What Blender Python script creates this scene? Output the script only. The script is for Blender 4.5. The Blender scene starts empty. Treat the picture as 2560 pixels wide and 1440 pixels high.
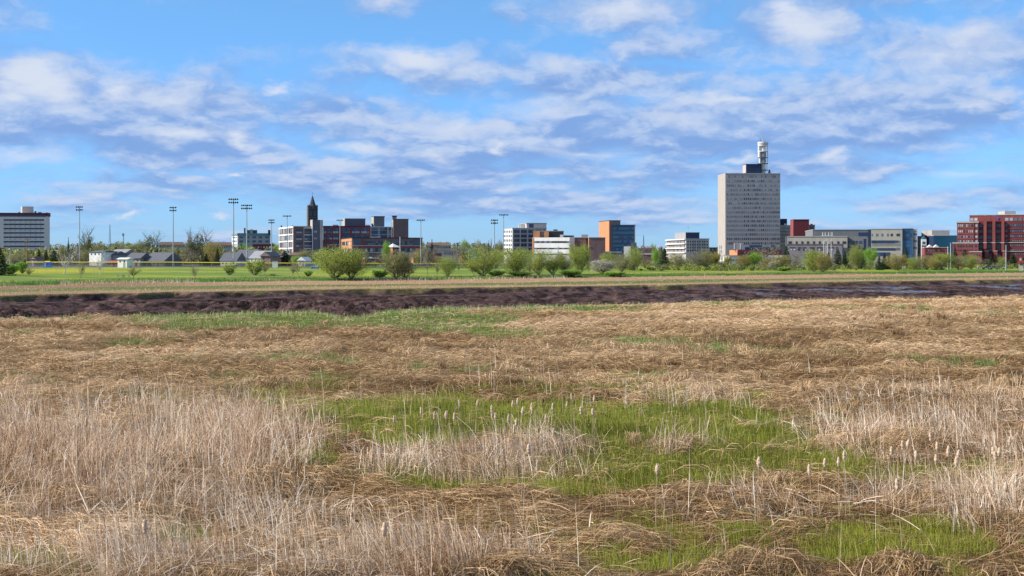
import bpy, math, random
import numpy as np
from mathutils import Vector, Matrix

# ------------------------------------------------------------------ camera, sky, sun, exposure
SC = bpy.context.scene
F, CX, YH, H = 3555.56, 1280.0, 645.0, 6.5      # focal length in px of a 2560 wide frame, horizon row, eye height
cam = bpy.data.cameras.new('camera'); camo = bpy.data.objects.new('camera', cam); SC.collection.objects.link(camo)
camo.location = (0, 0, H); camo.rotation_euler = (math.radians(90), 0, 0)
cam.sensor_width = 36; cam.lens = 50.0; cam.shift_y = -75.0 / 2560; cam.clip_start = 0.5; cam.clip_end = 60000
SC.camera = camo
SC.view_settings.view_transform = 'Standard'; SC.view_settings.look = 'None'
SC.view_settings.exposure = 0.75; SC.view_settings.gamma = 1
SUN_EL, SUN_AZ = math.radians(35), math.radians(-96)     # azimuth from +Y towards +X
sd = Vector((math.sin(SUN_AZ) * math.cos(SUN_EL), math.cos(SUN_AZ) * math.cos(SUN_EL), math.sin(SUN_EL)))
sl = bpy.data.lights.new('sun', 'SUN'); sl.energy = 4.3; sl.angle = math.radians(0.5); sl.color = (1, 0.93, 0.82)
so = bpy.data.objects.new('sun', sl); SC.collection.objects.link(so)
so.rotation_euler = sd.to_track_quat('Z', 'Y').to_euler(); so.location = (-50, 20, 60)

W = bpy.data.worlds.new('World'); SC.world = W; W.use_nodes = True
def build_sky():
    nt = W.node_tree; N = nt.nodes; L = nt.links; N.clear()
    def m(op, a=None, b=None, c=None, clamp=False):
        n = N.new('ShaderNodeMath'); n.operation = op; n.use_clamp = clamp
        for i, v in enumerate((a, b, c)):
            if v is None: continue
            if isinstance(v, (int, float)): n.inputs[i].default_value = v
            else: L.new(v, n.inputs[i])
        return n.outputs[0]
    out = N.new('ShaderNodeOutputWorld'); bg = N.new('ShaderNodeBackground'); L.new(bg.outputs[0], out.inputs[0])
    sky = N.new('ShaderNodeTexSky'); sky.sky_type = 'NISHITA'; sky.sun_disc = False
    sky.sun_elevation = SUN_EL; sky.sun_rotation = SUN_AZ
    sky.air_density = 1.0; sky.dust_density = 0.1; sky.ozone_density = 2.2; sky.altitude = 50
    tc = N.new('ShaderNodeTexCoord'); sx = N.new('ShaderNodeSeparateXYZ'); L.new(tc.outputs['Generated'], sx.inputs[0])
    az = m('ARCTAN2', sx.outputs[0], sx.outputs[1]); el = m('ARCSINE', sx.outputs[2])
    # units: thousandths of a radian
    az = m('MULTIPLY', az, 1000.0); el = m('MULTIPLY', el, 1000.0)
    cv = N.new('ShaderNodeCombineXYZ'); L.new(az, cv.inputs[0]); L.new(el, cv.inputs[1])
    def noise(sc, detail=6, rough=0.55, off=0.0, sy=2.4, src=None):
        mp = N.new('ShaderNodeMapping'); mp.inputs['Scale'].default_value = (sc, sc * sy, 1); mp.inputs['Location'].default_value = (off, off * 1.7, off)
        L.new(src or cv.outputs[0], mp.inputs[0])
        n = N.new('ShaderNodeTexNoise'); n.inputs['Scale'].default_value = 1; n.inputs['Detail'].default_value = detail; n.inputs['Roughness'].default_value = rough
        L.new(mp.outputs[0], n.inputs[0]); return n
    # domain warp
    wn = noise(0.018, 5, 0.6, 3.0)
    ws = N.new('ShaderNodeVectorMath'); ws.operation = 'SUBTRACT'; L.new(wn.outputs['Color'], ws.inputs[0]); ws.inputs[1].default_value = (0.5, 0.5, 0.5)
    wm = N.new('ShaderNodeVectorMath'); wm.operation = 'MULTIPLY'; L.new(ws.outputs[0], wm.inputs[0]); wm.inputs[1].default_value = (70, 34, 0)
    wa = N.new('ShaderNodeVectorMath'); wa.operation = 'ADD'; L.new(cv.outputs[0], wa.inputs[0]); L.new(wm.outputs[0], wa.inputs[1])
    def blobs(lst, src):
        acc = None
        for (px, py, rx, ry, s) in lst:
            a = math.atan((px - CX) / F) * 1000; e = math.atan((YH - py) / F) * 1000
            rx, ry = rx / F * 1000, ry / F * 1000
            mp = N.new('ShaderNodeMapping'); mp.inputs['Scale'].default_value = (1 / rx, 1 / ry, 1); mp.inputs['Location'].default_value = (-a / rx, -e / ry, 0)
            L.new(src, mp.inputs[0])
            ln = N.new('ShaderNodeVectorMath'); ln.operation = 'LENGTH'; L.new(mp.outputs[0], ln.inputs[0])
            v = m('MULTIPLY_ADD', ln.outputs['Value'], -s, s)
            acc = v if acc is None else m('MAXIMUM', acc, v)
        return acc
    def step(v, lo, hi):
        n = N.new('ShaderNodeMapRange'); n.interpolation_type = 'SMOOTHSTEP'
        n.inputs['From Min'].default_value = lo; n.inputs['From Max'].default_value = hi; L.new(v, n.inputs['Value']); return n.outputs[0]
    GREY = [(1080,175,240,75,1),(1520,205,330,48,.9),(900,300,340,75,.9),(380,275,350,75,.9),(90,330,320,80,.9),(1250,345,460,75,.8),
            (1750,330,400,90,.9),(2250,290,430,120,1),(2420,150,330,110,1),(2000,95,430,75,.9),(450,385,470,60,.8),(1100,430,720,60,.75),
            (1900,440,720,70,.75),(300,470,520,45,.65),(1400,500,920,40,.65),(2300,505,420,30,.8),(1540,30,260,60,1),(2300,20,280,50,1),
            (980,15,120,35,.8),(1300,30,60,25,.5),(1650,115,150,45,.6),(80,230,220,80,1)]
    WHITE = [(85,225,130,70,1.25),(10,255,110,50,1),(290,240,70,30,1),(440,250,130,38,.7),(685,226,60,22,1),(1040,140,165,48,1),(1160,170,90,40,.6),
             (1120,300,80,45,.7),(1370,272,130,38,.8),(1540,18,200,45,.9),(2010,70,140,70,1.25),(1985,30,95,38,1.1),(1830,255,150,20,.9),(430,345,130,32,.85),
             (600,358,65,20,.9),(920,375,115,24,.8),(1085,385,70,20,.7),(1250,365,40,25,.95),(595,433,34,12,1.2),(660,400,150,14,.6),(860,460,110,12,.5),
             (1450,380,150,22,.6),(2440,110,170,55,.75),(2350,165,150,50,.7),(2430,270,70,24,.6),(2080,405,50,24,.8),(325,543,30,11,.9),(540,545,44,12,.8),
             (980,12,90,24,.6),(50,400,140,26,.6),(1700,305,150,26,.6),(2450,450,100,20,.55),(1860,390,60,14,.7)]
    gb = blobs(GREY, wa.outputs[0]); wb = blobs(WHITE, wa.outputs[0])
    # cloud field on a sheet that closes up towards the horizon
    lg = m('MULTIPLY', m('LOGARITHM', m('ADD', m('MAXIMUM', el, -20.0), 32.0), math.e), 150.0)
    sw = N.new('ShaderNodeSeparateXYZ'); L.new(wm.outputs[0], sw.inputs[0])
    def sheet(dy, sc, det, off):
        c2 = N.new('ShaderNodeCombineXYZ'); L.new(m('MULTIPLY', m('ADD', az, m('MULTIPLY', sw.outputs[0], .5)), .62), c2.inputs[0]); L.new(m('ADD', lg, m('MULTIPLY_ADD', sw.outputs[1], .5, dy)), c2.inputs[1])
        return noise(sc, det, .56, off, 1.15, c2.outputs[0]).outputs['Fac']
    nA = sheet(0, .013, 9, 11.0); nB = sheet(7.0, .013, 5, 11.0); nC = sheet(0, .045, 6, 31.0)
    dens = m('ADD', m('MULTIPLY', m('MAXIMUM', gb, -.35), .75), m('MULTIPLY_ADD', nA, 3.2, -1.40))
    dens = m('ADD', dens, m('MULTIPLY_ADD', nC, .9, -.45))
    gmask = m('MULTIPLY', step(dens, -.22, .70), .93)
    wd = m('ADD', m('MULTIPLY', m('MAXIMUM', wb, -0.45), 1.1), m('MULTIPLY_ADD', nC, 1.1, -0.55))
    lit = m('ADD', m('MULTIPLY', m('SUBTRACT', nA, nB), 7.0), m('MULTIPLY_ADD', nC, 1.6, -.72))
    lit = m('ADD', lit, m('MULTIPLY', m('MAXIMUM', wb, 0.0), .55))
    wmask = m('MAXIMUM', m('MULTIPLY', m('MULTIPLY', step(lit, -.1, 1.0), gmask), .68), m('MULTIPLY', step(wd, -.15, 1.1), .95))
    # base: physical sky, pulled towards a deeper blue
    hs = N.new('ShaderNodeHueSaturation'); hs.inputs['Saturation'].default_value = 1.0; L.new(sky.outputs[0], hs.inputs['Color'])
    mul = N.new('ShaderNodeMix'); mul.data_type = 'RGBA'; mul.blend_type = 'MULTIPLY'; mul.inputs[0].default_value = 1
    L.new(hs.outputs[0], mul.inputs[6])
    ramp = N.new('ShaderNodeValToRGB'); L.new(m('DIVIDE', el, 400.0, clamp=True), ramp.inputs[0])
    cr = ramp.color_ramp; cr.elements[0].position = 0.0; cr.elements[0].color = (0.31, 0.55, 1.12, 1); cr.elements[1].position = 0.5; cr.elements[1].color = (0.47, 0.75, 1.0, 1)
    e3 = cr.elements.new(1.0); e3.color = (2.1, 1.75, 1.35, 1)     # unseen overhead sky tint brightened, added to lift the ambient light
    L.new(ramp.outputs[0], mul.inputs[7])
    def mix(f, a, b):
        n = N.new('ShaderNodeMix'); n.data_type = 'RGBA'; L.new(f, n.inputs[0]); L.new(a, n.inputs[6])
        if isinstance(b, tuple): n.inputs[7].default_value = b
        else: L.new(b, n.inputs[7])
        return n.outputs[2]
    K = 1 / 0.1 / 2 ** 0.75
    sh = N.new('ShaderNodeMix'); sh.data_type = 'RGBA'; L.new(step(m('ADD', m('MULTIPLY', m('SUBTRACT', nA, nB), 8.0), m('MULTIPLY_ADD', nC, 1.2, -.55)), -.45, .5), sh.inputs[0])
    sh.inputs[6].default_value = (0.225 * K, 0.385 * K, 0.745 * K, 1); sh.inputs[7].default_value = (0.39 * K, 0.54 * K, 0.84 * K, 1)
    c = mix(gmask, mul.outputs[2], sh.outputs[2])
    c = mix(wmask, c, (0.69 * K, 0.76 * K, 0.90 * K, 1))
    L.new(c, bg.inputs[0]); bg.inputs[1].default_value = 0.1
build_sky()

# ------------------------------------------------------------------ helpers
COL = SC.collection
rng = np.random.default_rng(7)
random.seed(5)
def X_at(px, Y): return (px - CX) / F * Y
def Z_at(py, Y): return H - (py - YH) * Y / F
def tag(o, label=None, cat=None, group=None, kind=None):
    if label: o['label'] = label
    if cat: o['category'] = cat
    if group: o['group'] = group
    if kind: o['kind'] = kind
    return o
def empty(name, loc, label, cat, group=None):
    o = bpy.data.objects.new(name, None); COL.objects.link(o); o.location = loc; o.empty_display_size = 0.5
    return tag(o, label, cat, group)
MATS = {}
def mat(name, col, rough=0.85, var=0.12, scale=0.6, metal=0.0, spec=0.3, col2=None, bump=0.0, stretch=(1, 1, 1)):
    if name in MATS: return MATS[name]
    M = bpy.data.materials.new(name); M.use_nodes = True; nt = M.node_tree; N = nt.nodes; L = nt.links
    b = N['Principled BSDF']; b.inputs['Roughness'].default_value = rough; b.inputs['Metallic'].default_value = metal
    b.inputs['Specular IOR Level'].default_value = spec
    tc = N.new('ShaderNodeTexCoord'); mp = N.new('ShaderNodeMapping'); mp.inputs['Scale'].default_value = tuple(s * scale for s in stretch)
    L.new(tc.outputs['Object'], mp.inputs[0])
    n = N.new('ShaderNodeTexNoise'); n.inputs['Scale'].default_value = 1; n.inputs['Detail'].default_value = 6; n.inputs['Roughness'].default_value = 0.65
    L.new(mp.outputs[0], n.inputs[0])
    r = N.new('ShaderNodeValToRGB'); r.color_ramp.elements[0].position = 0.3; r.color_ramp.elements[1].position = 0.7
    c2 = col2 or tuple(min(1, c * (1 + var)) for c in col); c1 = tuple(c * (1 - var) for c in col)
    r.color_ramp.elements[0].color = (*c1, 1); r.color_ramp.elements[1].color = (*c2, 1)
    L.new(n.outputs['Fac'], r.inputs[0]); L.new(r.outputs[0], b.inputs['Base Color'])
    if bump:
        bp = N.new('ShaderNodeBump'); bp.inputs['Strength'].default_value = bump; L.new(n.outputs['Fac'], bp.inputs['Height']); L.new(bp.outputs[0], b.inputs['Normal'])
    MATS[name] = M; return M
def rndmat(name, stops, rough=0.8, trans=0.0, attr='rnd'):
    """colour from a per-leaf / per-blade random attribute"""
    if name in MATS: return MATS[name]
    M = bpy.data.materials.new(name); M.use_nodes = True; nt = M.node_tree; N = nt.nodes; L = nt.links
    b = N['Principled BSDF']; b.inputs['Roughness'].default_value = rough; b.inputs['Specular IOR Level'].default_value = 0.25
    a = N.new('ShaderNodeAttribute'); a.attribute_name = attr
    r = N.new('ShaderNodeValToRGB'); cr = r.color_ramp
    while len(cr.elements) < len(stops): cr.elements.new(0.5)
    for e, (p, c) in zip(cr.elements, stops): e.position = p; e.color = (*c, 1)
    L.new(a.outputs['Fac'], r.inputs[0]); L.new(r.outputs[0], b.inputs['Base Color'])
    if trans:
        t = N.new('ShaderNodeBsdfTranslucent'); L.new(r.outputs[0], t.inputs[0]); mx = N.new('ShaderNodeMixShader'); mx.inputs[0].default_value = trans
        L.new(b.outputs[0], mx.inputs[1]); L.new(t.outputs[0], mx.inputs[2]); L.new(mx.outputs[0], N['Material Output'].inputs[0])
    MATS[name] = M; return M
def npmesh(name, V, Q, rnd=None, extra=None):
    me = bpy.data.meshes.new(name); V = np.asarray(V, np.float32); Q = np.asarray(Q, np.int32)
    k = Q.shape[1]; me.vertices.add(len(V)); me.vertices.foreach_set('co', V.ravel())
    me.loops.add(Q.size); me.loops.foreach_set('vertex_index', Q.ravel())
    me.polygons.add(len(Q)); me.polygons.foreach_set('loop_start', np.arange(0, Q.size, k, dtype=np.int32))
    if rnd is not None:
        at = me.attributes.new('rnd', 'FLOAT', 'POINT'); at.data.foreach_set('value', np.asarray(rnd, np.float32))
    for k2, v in (extra or {}).items():
        at = me.attributes.new(k2, 'FLOAT', 'POINT'); at.data.foreach_set('value', np.asarray(v, np.float32))
    me.update(calc_edges=True); return me
def link(name, me, m=None, parent=None, loc=None):
    o = bpy.data.objects.new(name, me); COL.objects.link(o)
    if m is not None: me.materials.clear(); me.materials.append(m)
    if parent is not None: o.parent = parent
    if loc is not None: o.location = loc
    return o
class MB:
    def __init__(s): s.v = []; s.f = []
    def box(s, x0, x1, y0, y1, z0, z1, M=None):
        n = len(s.v); P = [(x0,y0,z0),(x1,y0,z0),(x1,y1,z0),(x0,y1,z0),(x0,y0,z1),(x1,y0,z1),(x1,y1,z1),(x0,y1,z1)]
        if M is not None: P = [tuple(M @ Vector(p)) for p in P]
        s.v += P; s.f += [tuple(n + i for i in q) for q in ((0,3,2,1),(4,5,6,7),(0,1,5,4),(1,2,6,5),(2,3,7,6),(3,0,4,7))]; return s
    def poly(s, pts, faces, M=None):
        n = len(s.v); s.v += [tuple(M @ Vector(p)) if M is not None else tuple(p) for p in pts]; s.f += [tuple(n + i for i in q) for q in faces]; return s
    def tube(s, pts, rad, k=6, cap=True):
        n0 = len(s.v); pts = [Vector(p) for p in pts]
        for i, p in enumerate(pts):
            d = (pts[min(i + 1, len(pts) - 1)] - pts[max(i - 1, 0)]).normalized()
            a = d.cross(Vector((0, 1, 0)) if abs(d.z) > .8 else Vector((0, 0, 1)))
            if a.length < 1e-3: a = Vector((1, 0, 0))
            a.normalize(); b = d.cross(a)
            for j in range(k):
                t = 2 * math.pi * j / k; s.v.append(tuple(p + rad[i] * (math.cos(t) * a + math.sin(t) * b)))
        for i in range(len(pts) - 1):
            for j in range(k):
                j2 = (j + 1) % k; s.f.append((n0 + i*k + j, n0 + i*k + j2, n0 + (i+1)*k + j2, n0 + (i+1)*k + j))
        if cap:
            s.f.append(tuple(n0 + j for j in range(k))[::-1]); n1 = n0 + (len(pts) - 1) * k; s.f.append(tuple(n1 + j for j in range(k)))
        return s
    def cyl(s, x, y, z0, z1, r0, r1=None, k=16): return s.tube([(x, y, z0), (x, y, z1)], [r0, r0 if r1 is None else r1], k)
    def build(s, name, m, parent=None, loc=None):
        me = bpy.data.meshes.new(name); me.from_pydata(s.v, [], s.f); me.update(); return link(name, me, m, parent, loc)
def copy_tree(o, parent=None):
    c = o.copy(); COL.objects.link(c)
    if parent is not None: c.parent = parent
    for ch in list(KIDS.get(o.name, [])) : copy_tree(bpy.data.objects[ch], c)
    return c
KIDS = {}
def reg(root, kids): KIDS[root.name] = [k.name for k in kids]

# numpy value noise
def _h(i, j, s):
    n = (i.astype(np.int64) * 374761393 + j.astype(np.int64) * 668265263 + s * 974634777) & 0x7fffffff
    n = ((n ^ (n >> 13)) * 1274126177) & 0x7fffffff
    return ((n ^ (n >> 16)) & 0xffffff) / float(0xffffff)
def vnoise(x, y, s=0):
    i = np.floor(x); j = np.floor(y); fx = x - i; fy = y - j; fx = fx*fx*(3-2*fx); fy = fy*fy*(3-2*fy)
    a = _h(i, j, s); b = _h(i+1, j, s); c = _h(i, j+1, s); d = _h(i+1, j+1, s)
    return (a*(1-fx)+b*fx)*(1-fy)+(c*(1-fx)+d*fx)*fy
def fbm(x, y, o=4, s=0):
    t = 0; a = 0.5; n = 0
    for k in range(o): t = t + a * vnoise(x * 2**k, y * 2**k, s + k); n += a; a *= 0.5
    return t / n
def sstep(a, b, x): t = np.clip((x - a) / (b - a), 0, 1); return t*t*(3-2*t)

# ------------------------------------------------------------------ terrain
NEAR = [(-600,800),(0,795),(180,791),(400,786),(560,780),(640,777),(790,779),(850,788),(905,790),(950,776),(1100,768),(1280,764),(1500,758),(1800,750),(2000,745),(2200,742),(2400,740),(2560,735),(3200,728)]
FAR = [(-600,744),(0,738),(300,732),(600,728),(900,722),(1280,717),(1600,713),(1900,707),(2200,702),(2560,698),(3200,694)]
EDG = [(-600,722),(0,716),(300,707),(640,704),(960,701),(1280,697),(1550,693),(1920,688),(2560,682),(3200,678)]
HILL = [(-900,630),(0,628),(125,622),(300,618),(600,616),(720,622),(900,622),(1060,617),(1200,618),(1300,624),(1500,630),(1700,629),(1800,630),(2100,640),(3400,642)]
def pl(T, px): return np.interp(px, [a for a, b in T], [b for a, b in T])
def Yof(py): return H * F / (py - YH)
def pxof(x, y): return CX + F * x / np.maximum(y, 5.0)
def rim(px, y): return 0
def terrain(x, y):
    x = np.asarray(x, float); y = np.asarray(y, float)
    px = pxof(x, y)
    jn = (fbm(x * 0.09, y * 0.09, 3, 5) - .5) * 9
    jf = (fbm(x * 0.13 + 9, y * 0.02, 4, 6) - .5) * 16
    Yn = Yof(pl(NEAR, px) + 6) + jn; Yf = Yof(pl(FAR, px)) + jf; E = Yof(pl(EDG, px))
    right = sstep(1300, 2100, px)
    t = (y - Yn) / (Yf - Yn)
    # river cross-section
    tt = [0, .03, .10, .45, .56, .70, .84, .98, 1.0]
    zl = [0, -1.6, -4.6, -4.8, -3.6, -2.7, -1.8, -.75, 0]
    zr = [0, -1.6, -4.6, -4.8, -3.1, -2.25, -1.55, -0.75, 0]
    zz = np.interp(t, tt, zl) * (1 - right) + np.interp(t, tt, zr) * right
    r1 = 1 - np.abs(2 * fbm(x * 0.07, y * 0.10, 4, 21) - 1)
    r2 = 1 - np.abs(2 * fbm(x * 0.19 + 3 * r1, y * 0.36, 4, 31) - 1)
    r3 = 1 - np.abs(2 * fbm(x * .75, y * 0.9, 3, 37) - 1); am = .6 + 1.2 * sstep(.3, .7, fbm(x * .025, y * .03, 2, 39)); mudn = (r1 - .72) * 2.0 + ((r2 - .72) * 1.8 + (r3 - .7) * 1.3) * am
    env = sstep(0.02, .2, t) * sstep(1.0, .955, t)
    zz = zz + mudn * env * (1 - .72 * right)
    gully = sstep(.30, .10, np.abs(fbm(x * 0.06, y * 0.012 + 7, 3, 44) - .5) * 2.2) * env * (1 - .6 * right)
    zz = zz - gully * 0.7; zz = np.where(t > .5, np.minimum(zz, -.12 - 1.1 * sstep(1.0, .965, t + (vnoise(x * .22, y * 0, 45) - .5) * .03)), zz)
    # near marsh relief
    lumps = fbm(x * 0.22, y * 0.30, 4, 3); l2 = fbm(x * 0.9, y * 1.3, 3, 4)
    l3 = 1 - np.abs(2 * fbm(x * .55 + 5, y * .75, 3, 14) - 1); marsh = (lumps - .5) * 0.5 + (l2 - .5) * 0.3 + (l3 - .7) * .30
    near = sstep(260, 120, y)
    marsh = marsh * (0.25 + .75 * near) * (.35 + .65 * sstep(28, 42, y)) * sstep(0, -6, y - Yn)
    fm = (fbm(x * 0.05, y * 0.03, 3, 8) - .5) * 0.25
    zin = 0.5 * sstep(0, 6, y - E) + np.clip((y - E) * 0.0143, 0, 2.45) + (fbm(x * .03, y * .03, 3, 9) - .5) * .25 * sstep(0, 20, y - E)
    hpy = pl(HILL, px); zh = (YH - hpy) / F * 2500 + H
    zin = zin + sstep(1500, 2500, y) * (zh - 3.0) + sstep(1500, 2500, y) * (fbm(x * .004, y * .004, 3, 12) - .5) * 8
    z = np.where(y <= Yn, marsh, np.where(y < Yf, zz, np.where(y < E, fm * sstep(0, 8, y - Yf), zin)))
    zone = np.where(y <= Yn, 0, np.where(y < Yf, 1, np.where(y < E, 2, np.where(y < E + 175, 3, np.where(y < 1600, 4, 5)))))
    return z, zone, px, t
def gz(x, y): return float(terrain(np.array([x]), np.array([y]))[0][0])

# green patches of the near marsh: centre px, py, half widths, strength
GREEN = [(2950,1240,300,36,1),(3100,1420,260,40,.8),(-350,1020,330,26,1),(-500,1320,260,36,.9),(2900,960,300,22,.9),(1400,1062,620,66,1.6),(1100,1045,340,52,1.5),(1680,1070,340,64,1.5),(900,1060,140,55,.9),(800,1165,120,38,1.3),(1250,1208,340,38,1.35),(1700,1190,330,60,.85),(1450,1160,180,30,.6),
         (1560,1110,120,40,.8),(1900,1150,260,42,.7),(740,1003,170,12,.9),(360,1001,230,10,.9),(760,985,120,22,.55),(1560,975,230,22,.8),(1330,985,120,20,.55),(2330,1195,170,26,.8),(2060,1200,240,20,.6),
         (2100,1345,520,36,.32),(2300,1400,420,60,.38),(1650,1425,330,44,.5),(2500,1380,120,60,.7),(1500,1400,120,30,.5),(460,1372,130,22,.6),(170,1408,110,20,.4),(260,1440,90,15,.5),
         (620,800,300,26,1.5),(480,815,130,20,.9),(1010,792,190,34,1.6),(1150,802,160,20,1.2),(1170,829,190,10,1.7),(1400,774,260,10,1.0),(800,812,240,14,1.1),(340,860,90,8,.9),(1620,862,150,9,.9),(1780,876,130,7,.7),(2020,770,130,5,.7),
         (2280,773,90,5,.9),(2480,785,90,5,.5),(40,832,60,6,.8),(120,800,150,5,.5),(1300,845,90,8,.6),(450,905,90,10,.25),(2300,905,90,7,.7),(2430,908,90,7,.6),(1820,762,120,8,.4),(2000,885,120,6,.4),(700,960,120,14,.3),(60,955,70,8,.6),(760,900,160,8,.3),(1150,925,160,8,.35)]
def green_mask(x, y):
    px = pxof(x, y); py = YH + H * F / np.maximum(y, 5)
    sc = np.clip((py - 700) / 300, .2, 1.4)
    wx = (fbm(x * .25, y * .14, 3, 51) - .5) * 260 * sc; wy = (fbm(x * .3, y * .16 + 40, 3, 52) - .5) * 46 * sc
    g = np.full(px.shape, -1.0)
    for a, b, rx, ry, s in GREEN:
        d = np.sqrt(((px + wx - a) / rx) ** 2 + ((py + wy - b) / ry) ** 2); g = np.maximum(g, s * (1.15 - d))
    g = g + (fbm(x * .9, y * .5, 4, 53) - .5) * 1.25
    return sstep(-.12, .45, g + (fbm(x * .45, y * .25, 3, 54) - .5) * .75)
REED = [(2950,1120,330,90,1.1),(3200,1350,300,80,1),(-330,1180,320,140,1.1),(-500,1400,350,70,.9),(330,1150,470,150,1.3),(560,1120,260,110,1.1),(100,1120,200,120,1.1),(300,1290,420,60,.75),(700,1320,200,50,.5),(1230,1175,300,46,1.25),(1380,1150,130,40,1),(1010,1190,120,32,.8),(2330,1095,330,70,1.15),(2530,1080,160,90,1.2),(2080,1075,150,30,.7),(980,1440,380,62,1.3),(300,1440,380,40,.8),
        (1640,1010,90,9,1),(1800,1008,80,10,1.1),(1720,1132,100,25,.7),(2480,1290,170,60,.7),(2050,1060,60,22,.8),(1850,1290,180,30,.35),(2200,1260,200,30,.3),(760,1130,60,50,.6),(2300,1000,240,18,.6)]
def reed_mask(x, y):
    px = pxof(x, y); py = YH + H * F / np.maximum(y, 5)
    wx = (fbm(x * .2, y * .2, 3, 61) - .5) * 160; wy = (fbm(x * .3, y * .2 + 20, 3, 62) - .5) * 50
    g = np.full(px.shape, -1.0)
    for a, b, rx, ry, s in REED:
        d = np.sqrt(((px + wx - a) / rx) ** 2 + ((py + wy - b) / ry) ** 2); g = np.maximum(g, s * (1.12 - d))
    return np.clip(g + (fbm(x * .8, y * .6, 3, 63) - .5) * .6, 0, 1)

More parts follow.
